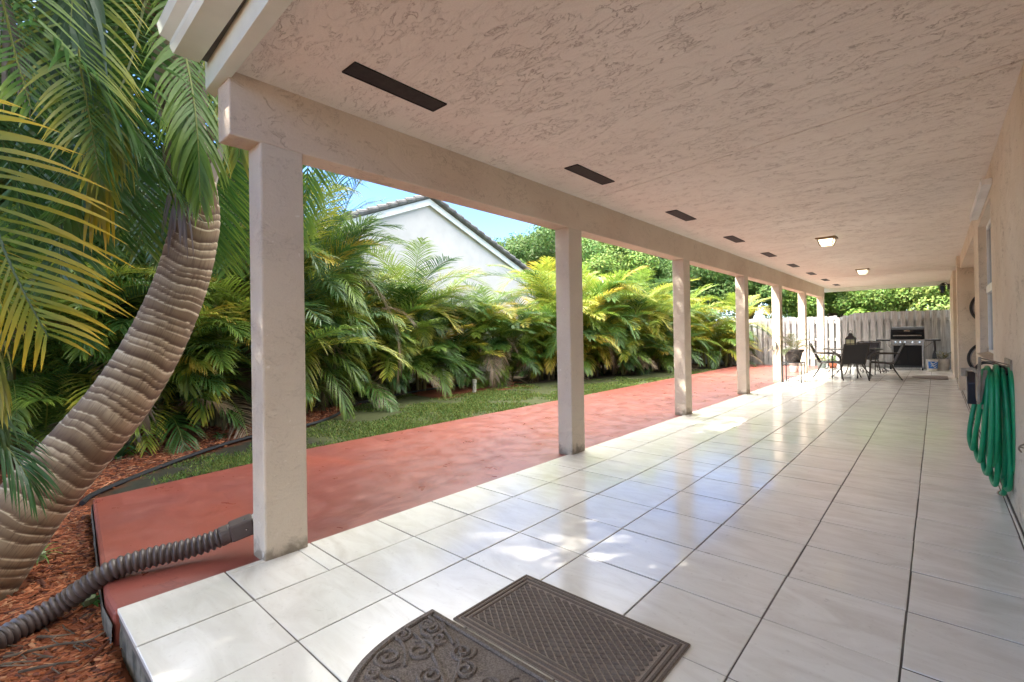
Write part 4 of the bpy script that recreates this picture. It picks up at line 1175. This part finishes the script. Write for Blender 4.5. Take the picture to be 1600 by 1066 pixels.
for k in range(4):
    a = k*math.pi/2+.5; c, s = math.cos(a), math.sin(a)
    MB().tube(spline([(c*.50,s*.50,.70),(c*.36,s*.36,.55),(c*.22,s*.22,.33),(c*.34,s*.34,.12),(c*.46,s*.46,.0)], 16), .014, 8).build('leg', 'bronze', tb, smooth='auto')
b = MB(); b.tube([(.22*math.cos(t*math.pi/12), .22*math.sin(t*math.pi/12), .33) for t in range(24)], .009, 6, closed=True); b.build('stretcher_ring', 'bronze', tb, smooth='auto')
# lantern on the table
ln_ = empty('lantern', (.71,13.95,.722), label='black lantern with cream candle glass standing on the patio table', cat='lantern')
ln_.scale = (1.1,1.1,1.22)
b = MB(); b.box(-.10,.10,-.10,.10,0,.02); b.box(-.105,.105,-.105,.105,.20,.215)
for sx in (-1,1):
    for sy in (-1,1): b.box(sx*.09-.008,sx*.09+.008,sy*.09-.008,sy*.09+.008,.02,.20)
for s in (-1,1): b.box(-.005,.005,s*.09-.005,s*.09+.005,.02,.20)
b.box(-.105,.105,-.105,.105,.215,.285,top=(.065,.065)); b.box(-.04,.04,-.04,.04,.285,.315); b.box(-.048,.048,-.048,.048,.315,.335,top=(.03,.03))
b.tube([(.03*math.cos(t*math.pi/8),0,.36+.03*math.sin(t*math.pi/8)) for t in range(16)],.005,6,closed=True)
b.build('frame', 'black', ln_)
MB().box(-.082,.082,-.082,.082,.02,.199).build('pane', 'candle', ln_)

# ================================================================== GRILL
gr = empty('gas_grill', (1.755,17.2,0), label='black gas grill with steel control panel, fold out side shelves and closed lid', cat='grill')
b = MB(); b.box(-.36,.36,-.24,.26,.13,.72); b.box(-.33,-.005,-.252,-.24,.16,.70); b.box(.005,.33,-.252,-.24,.16,.70)
b.build('cabinet', 'lidblack', gr, bevel=.006)
for s in (-1,1): MB().box(s*.345-.02,s*.345+.02,-.262,-.24,.08,.74).build('post', 'steel', gr, bevel=.004)
MB().box(-.39,.39,-.30,.25,.745,.905).build('control_panel', 'steel', gr, bevel=.012)
b = MB(); prof = [(-.29,.91),(-.315,.98),(-.305,1.10),(-.25,1.20),(-.14,1.265),(.02,1.285),(.18,1.26),(.25,1.18),(.26,.91)]
b.prism(prof, -.385, .385, axis='x')
lid = b.build('lid', 'lidblack', gr, bevel=.02)
b = MB(); b.tube(spline([(-.30,-.30,1.02),(-.29,-.352,1.025),(0,-.356,1.025),(.29,-.352,1.025),(.30,-.30,1.02)], 16), .015, 8); b.build('handle', 'steel', lid, smooth='auto')
MB().lathe([(.05,0),(.045,.006),(0.001,.007)], n=20, mtx=Matrix.Translation((0,-.288,1.16)) @ Matrix.Rotation(R_(62),4,'X') @ Matrix.Diagonal((1.4,.6,1,1))).build('emblem', 'steel', lid)
for x in (-.27,-.16,-.05,.12,.28):
    MB().lathe([(.034,0),(.032,.02),(.024,.04),(.001,.041)], n=18, mtx=Matrix.Translation((x,-.30,.825)) @ Matrix.Rotation(R_(90),4,'X')).build('knob', 'chrome', gr, smooth='auto')
for s in (-1,1):
    b = MB(); b.box(min(s*.40,s*.74),max(s*.40,s*.74),-.25,.22,.86,.91); b.build('side_shelf', 'black', gr, bevel=.01)
    MB().tube([(s*.385,-.15,.66),(s*.60,-.15,.86)], .01, 6).build('shelf_strut', 'steel', gr)
for y in (-.2,.2):
    w_ = MB().lathe([(.05,-.02),(.088,-.022),(.092,-.01),(.092,.01),(.088,.022),(.05,.02)], n=24, mtx=Matrix.Translation((-.40,y,.092)) @ Matrix.Rotation(R_(90),4,'Y')).build('wheel', 'rubber', gr, smooth='auto')
    b = MB().tube([(.33,y-.0,.13),(.33,y,.07)], .012, 6); b.lathe([(.034,-.014),(.036,0),(.034,.014)], n=14, mtx=Matrix.Translation((.33,y-.02,.036)) @ Matrix.Rotation(R_(90),4,'Y'))
    b.build('caster', 'rubber', gr)
MB().box(-.36,.36,-.24,.26,.08,.13).build('base_shelf', 'black', gr, bevel=.004)
# basting brush / hose hanging below the right shelf
tl = empty('hanging_grill_brush', (2.36,17.02,.3), label='black long handled grill brush hanging below the right grill shelf', cat='brush')
b = MB(); b.tube([(0,0,.56),(.01,0,.30),(-.01,0,.22)], [.03,.026,.03], 8); b.box(-.06,.05,-.03,.03,.05,.22,top=(.02,0)); b.tube([(.0,0,.56),(.02,.0,.60)], .008, 6)
b.build('handle', 'black', tl)
# bucket with blue label, planter box
bk = empty('bucket', (2.30,16.95,0), label='white bucket with a blue label standing right of the grill', cat='bucket')
MB().lathe([(.115,0),(.135,.30),(.142,.30),(.142,.33),(.13,.33),(.12,.02),(.001,.02)], n=28).build('tub', 'whitepot', bk, smooth='auto')
b = MB(); K = 12
vs = []; fs = []
for i in range(K+1):
    a = math.pi*(1.0+.28)+i/K*math.pi*.62
    for z, rr in ((.07,.1222),(.27,.1356)): vs.append((rr*math.cos(a), rr*math.sin(a), z))
for i in range(K): fs.append((2*i,2*i+2,2*i+3,2*i+1))
MB().add(vs, fs).build('label', 'blue', bk)
vs = []; fs = []
for k in range(3):
    n0 = len(vs)
    for i in range(9):
        a = math.pi*1.42+i/8*math.pi*.32; z = .12+.05*k+.025*math.sin(i*.8+k)
        for dz in (0,.018): rr = .1195+ (z+dz)*.0672+.0025; vs.append((rr*math.cos(a), rr*math.sin(a), z+dz))
    fs += [(n0+2*i,n0+2*i+2,n0+2*i+3,n0+2*i+1) for i in range(8)]
MB().add(vs, fs).build('label_swirl', 'white', bk)
pb = empty('planter_pot', (2.53,17.2,0), label='pale wide planter with a small dry plant at the right end of the fence', cat='planter')
MB().lathe([(.13,0),(.17,.32),(.18,.34),(.155,.34),(.14,.28),(.001,.28)], n=24).build('pot', 'whitepot', pb, smooth='auto')
MB().lathe([(.145,.28),(.10,.31),(.001,.32)], n=20).build('soil', 'soil', pb)
def bushy(name, parent, n, L, z0, cols, W=.02, seed=3, up=.9, spread=1.0, segs=2):
    random.seed(seed); b = MB()
    for i in range(n):
        az = random.uniform(0,6.28); el = random.uniform(.2,1.4); l = L*random.uniform(.4,1.0)
        p = Vector((random.uniform(-.05,.05),random.uniform(-.05,.05),z0)); d = Vector((math.cos(az)*math.cos(el)*spread, math.sin(az)*math.cos(el)*spread, math.sin(el)*up)).normalized()
        e = p+d*l; b.tube([p, p.lerp(e,.5)+Vector((0,0,.01)), e], .0025, 4, (.12,.12,.05))
        for k in range(6):
            q = p.lerp(e, .35+.65*k/5); a2 = random.uniform(0,6.28); dd = (d*.5+Vector((math.cos(a2),math.sin(a2),.2))).normalized(); s = dd.cross(Vector((0,0,1))).normalized()*W
            c = random.choice(cols); b.add([q, q+dd*W*2+s, q+dd*W*4.5, q+dd*W*2-s], [(0,1,2,3)], c)
    return b.build(name, 'leaf', parent)
bushy('leaves', pb, 26, .32, .30, [(.12,.16,.04),(.22,.2,.06),(.3,.22,.1)], .016)
# small pots at the far left corner
for (x, y, rb, rt, h, mt, lab, sd) in [(-.36,16.6,.11,.145,.25,'greypot','grey green plant pot by the last column at the fence',5),(-.10,16.95,.09,.12,.20,'terracotta','small terracotta pot beside the grey pot under the lit fence',6)]:
    p_ = empty('plant_pot', (x,y,0), label=lab, cat='plant pot', group='small pots by the fence')
    MB().lathe([(rb,0),(rt,h*.86),(rt*1.08,h*.86),(rt*1.08,h),(rt*.92,h),(rt*.85,h*.8),(.001,h*.8)], n=22).build('pot', mt, p_, smooth='auto')
    MB().lathe([(rt*.86,h*.8),(rt*.5,h*.88),(.001,h*.9)], n=18).build('soil', 'soil', p_)
    bushy('leaves', p_, 22, .30, h*.85, [(.08,.18,.04),(.14,.24,.05)], .014, seed=sd)

# ================================================================== PLANT STAND AND POTTED PALM
ps = empty('plant_stand', (-.14,11.49,0), .0, label='square black metal plant stand beside the fifth column', cat='plant stand')
H = .475; a = .195
b = MB()
b.box(-a-.01,a+.01,-a-.01,a+.01,H-.022,H); b.build('top', 'black', ps, bevel=.004)
for sx in (-1,1):
    for sy in (-1,1): MB().box(sx*a-.009,sx*a+.009,sy*a-.009,sy*a+.009,0,H-.023).build('leg', 'black', ps)
b = MB()
for s in (-1,1):
    b.box(-a+.009,a-.009,s*a-.005,s*a+.005,H-.075,H-.06); b.box(s*a-.005,s*a+.005,-a+.009,a-.009,H-.075,H-.06)
b.build('rail', 'black', ps)
pp = empty('potted_palm', (-.14,11.49,H), label='small potted palm with thin arching leaves in a dark tapered pot on the black stand', cat='potted plant')
MB().lathe([(.14,0),(.19,.22),(.205,.25),(.225,.25),(.225,.30),(.205,.30),(.195,.26),(.001,.26)], n=30).build('pot', 'darkpot', pp, smooth='auto')
MB().lathe([(.198,.26),(.12,.29),(.001,.30)], n=24).build('soil', 'soil', pp)
b = MB(); random.seed(21)
for k in range(20):
    az = k*2.4; el = random.uniform(35,85)
    if k in (3,8): az = 0.0+k*.05; el = 48
    L_ = random.uniform(.5,.72)+(.22 if k in (3,8) else 0)
    c0_, c1_ = random.choice([((.10,.16,.05),(.20,.22,.08)),((.16,.2,.07),(.33,.27,.13)),((.08,.13,.05),(.16,.2,.07)),((.25,.2,.11),(.30,.24,.15))])
    frond(b, arch((.05*math.cos(az),.05*math.sin(az),.28), az, L_, R_(el), R_(random.uniform(60,120)), 6), 20, .17, .009, c0_, c1_, (60,25), .2, .5, 2, .005, (.2,.2,.08))
b.build('fronds', 'leaf', pp)
wp = empty('plant_pot', (-.80,14.9,-.01), label='white plant pot on the red path behind the black plant stand', cat='plant pot')
MB().lathe([(.10,0),(.135,.26),(.145,.26),(.145,.30),(.13,.30),(.12,.24),(.001,.24)], n=24).build('pot', 'whitepot', wp, smooth='auto')
ws = empty('wire_rack', (-.14,11.5,0), label='small scrolled grey wire rack on the tiles under the plant stand', cat='rack')
b = MB()
for s in (-1,1):
    for cx in (-.07,.07):
        b.tube([(cx+.055*math.cos(t*math.pi/10)*(1-.02*t), s*.06, .065+.055*math.sin(t*math.pi/10)*(1-.02*t)) for t in range(24)], .005, 6)
    b.tube([(-.13,s*.06,.13),(.13,s*.06,.13)], .005, 6); b.tube([(-.13,s*.06,.0),(-.13,s*.06,.13)], .005, 6); b.tube([(.13,s*.06,.0),(.13,s*.06,.13)], .005, 6)
for x in (-.13,0,.13): b.tube([(x,-.06,.13),(x,.06,.13)], .005, 6)
b.build('frame', 'wire', ws, smooth='auto')
hk = MB()
hk.tube(spline([(-.45,11.29,.93),(-.46,11.22,.95),(-.49,11.19,.90),(-.51,11.20,.82),(-.50,11.22,.74),(-.48,11.25,.76)], 16), .010, 6); hk.tube([(-.45,11.30,.80),(-.45,11.27,.80),(-.45,11.27,.93)], .012, 6)
tag(hk.build('wall_hook', 'wire', smooth='auto'), 'grey curled hook fixed to the fifth column above the plant stand', 'hook')

# ================================================================== HOSE REEL AND HOSE
hr = empty('hose_reel', (2.705,3.40,.8), label='beige metal wall hose reel with crank arm mounted on the stucco wall', cat='hose reel')
def h(o): return at(o, (2.70,3.7,.8))
b = MB()
b.box(2.755,2.772,3.52,3.90,.66,1.00)
b.build('wall_plate', 'bracket', hr, bevel=.004); h(hr.children[-1])
b = MB()
for y in (3.50,):
    b.bar((2.60,y,.70),(2.612,y+.02,1.02),.016,.035,up=(0,1,0))
b.bar((2.765,3.5,.72),(2.765,3.9,.72),.016,.03)
b.bar((2.625,3.52,.68),(2.625,3.84,.68),.016,.03); b.bar((2.618,3.84,.68),(2.625,3.86,.93),.016,.03,up=(0,1,0)); b.bar((2.625,3.85,.90),(2.765,3.85,.90),.016,.02)
b.bar((2.608,3.53,.71),(2.64,3.53,.93),.02,.012,up=(0,1,0))
h(b.build('bracket', 'bracket', hr, bevel=.003))
b = MB(); b.lathe([(.085,0),(.085,.16)], n=22, mtx=Matrix.Translation((2.612,3.68,.80)) @ Matrix.Rotation(R_(90),4,'Y'))
b.lathe([(.10,-.008),(.10,.004)], n=22, mtx=Matrix.Translation((2.606,3.68,.80)) @ Matrix.Rotation(R_(90),4,'Y'))
h(b.build('drum', 'bracket', hr, smooth='auto'))
b = MB(); b.bar((2.54,3.72,.915),(2.585,3.70,.93),.022,.022); b.bar((2.585,3.70,.93),(2.63,3.68,.87),.022,.020); b.lathe([(.018,-.03),(.018,.03)], n=10, mtx=Matrix.Translation((2.54,3.72,.90)))
h(b.build('crank', 'bracket', hr, bevel=.003))
b = MB(); b.prism([(3.80,.66),(3.92,.72),(3.94,.84),(3.84,.90),(3.76,.82)], 2.555, 2.61, axis='x')
h(b.build('guide_box', 'darkplastic', hr, bevel=.006))
b = MB()
w0, w1 = (2.618,3.54,1.01), (2.76,3.56,.965)
b.tube([w0, w1, (2.76,3.56,.93)], .004, 6); b.tube([(2.618,3.54,.995),(2.755,3.56,.953)], .003, 6)
h(b.build('wire_guard', 'bracket', hr))
b = MB().tube(spline([(2.60,3.78,.92),(2.63,3.74,.965),(2.68,3.70,.97),(2.73,3.66,.945),(2.745,3.60,.90)], 16), .011, 8)
h(b.build('feed_hose', 'rubber', hr, smooth='auto'))
random.seed(12)
hs = MB()
lo = [(2.560,.36),(2.592,.28),(2.625,.20),(2.655,.26),(2.665,.13),(2.705,.19),(2.725,.11),(2.745,.22)]
pts = []
n_ = len(lo)
for i, (xb, zb) in enumerate(lo):
    xt = 2.628+.0165*i+.010*math.sin(i*3); zt = .885+.018*math.sin(i*1.9)+.012*min(i,4)/4
    yf, yn = 3.84+.05*math.sin(i*2.2), 3.50+.05*math.cos(i*1.3)
    xm = (xt+xb)/2
    pts += [(xt, 3.68, zt+.035), (xt-.004, yn+.02, zt-.03), (xm+.006, yn-.01, (zt+zb)/2+.05), (xb+.012, yn+.05, zb+.09), (xb+.003, 3.67, zb), (xb-.006, yf-.04, zb+.09), (xm-.006, yf+.01, (zt+zb)/2+.05), (xt+.004, yf-.02, zt-.03)]
pts += [(2.745,3.66,.90),(2.748,3.55,.80),(2.735,3.56,.45),(2.72,3.70,.10),(2.715,3.85,.03)]
P3 = spline(pts, len(pts)*9)
hs.tube(P3, .0145, 12)
ho = empty('garden_hose', (2.705,3.40,.5), label='bright green garden hose hanging in long loops from the wall reel', cat='garden hose')
at(hs.build('hose', 'hose', ho, smooth=True), (2.69,3.7,.5))
at(MB().tube([(2.715,3.84,.035),(2.712,3.90,.02)], .019, 10).build('coupling', 'brass', ho, smooth='auto'), (2.69,3.7,.5))
# bent metal bracket stub low on the wall
t = MB().tube(spline([(2.775,2.70,.545),(2.757,2.74,.525),(2.752,2.77,.50),(2.765,2.81,.475)], 8), .005, 6); t.tube([(2.775,2.75,.51),(2.755,2.75,.515)], .005, 6)
tag(t.build('wall_bracket', 'bracket', smooth='auto'), 'small bent metal bracket sticking out of the wall low beside the green hose', 'bracket')

# ================================================================== BICYCLE hanging in the recess
loc = (3.20,11.33,1.1)
bi = empty('bicycle', loc, label='bicycle hung upright by its front wheel in the shaded wall recess', cat='bicycle')
def wheel(x, z):
    t = MB().tube([(x+.325*math.cos(k*math.pi/24), 0, z+.325*math.sin(k*math.pi/24)) for k in range(48)], .024, 10, closed=True)
    w_ = t.build('wheel', 'rubber', bi, smooth=True)
    rm = MB().tube([(x+.296*math.cos(k*math.pi/24), 0, z+.296*math.sin(k*math.pi/24)) for k in range(48)], .012, 6, closed=True)
    rm.build('rim', 'steel', w_, smooth=True)
    s = MB()
    for k in range(24):
        a_ = k*math.pi/12; s.tube([(x,.02*(-1)**k,z),(x+.29*math.cos(a_+.1),0,z+.29*math.sin(a_+.1))], .0012, 4)
    s.lathe([(.018,-.035),(.018,.035)], n=10, mtx=Matrix.Translation((x,0,z)) @ Matrix.Rotation(R_(90),4,'X'))
    s.build('spokes', 'steel', w_)
FW, RW = (.03,.50), (-.02,-.47)
wheel(*FW); wheel(*RW)
b = MB(); BB = (.02,-.02-.05); HT = (.38,.28); ST = (.52,-.20)
for a_, c_ in ((BB,(.24,.38)),(BB,ST),(ST,(.36,.32)),(BB,RW),(ST,RW),((.24,.38),(.36,.32))): b.tube([(a_[0],0,a_[1]),(c_[0],0,c_[1])], .016, 8)
b.build('frame', 'bronze', bi, smooth='auto')
b = MB(); b.tube([(.24,0,.38),(FW[0],.05,FW[1])], .012, 8); b.tube([(.24,0,.38),(FW[0],-.05,FW[1])], .012, 8); b.build('fork', 'bronze', bi)
b = MB(); b.tube([(.36,0,.32),(.44,0,.30)], .014, 8); b.tube([(.44,-.06,.32),(.44,.06,.32)], .012, 8); b.build('handlebar', 'rubber', bi)
b = MB(); b.tube([ST+(0,) and (ST[0],0,ST[1]),(.60,0,-.23)], .013, 8); b.box(.60,.64,-.06,.06,-.34,-.12,top=(.0,.03)); b.build('saddle', 'rubber', bi, bevel=.01)
b = MB(); b.lathe([(.09,-.004),(.09,.004)], n=24, mtx=Matrix.Translation((BB[0],-.05,BB[1])) @ Matrix.Rotation(R_(90),4,'X')); b.tube([(BB[0],-.06,BB[1]),(BB[0]+.1,-.06,BB[1]+.13)], .009, 6); b.tube([(BB[0],.06,BB[1]),(BB[0]-.1,.06,BB[1]-.13)], .009, 6)
b.build('crankset', 'steel', bi)
MB().tube([(loc[0]+.03, 11.45, 1.95), (loc[0]+.03, 11.33, 1.97), (loc[0]+.03, 11.31, 1.92)], .008, 6)
hk2 = MB().tube(spline([(3.23,11.45,1.90),(3.23,11.36,1.90),(3.23,11.33,1.885),(3.23,11.31,1.93)], 10), .007, 6)
tag(hk2.build('wall_hook', 'black', smooth='auto'), 'hook on the recess wall carrying the bicycle wheel', 'hook')
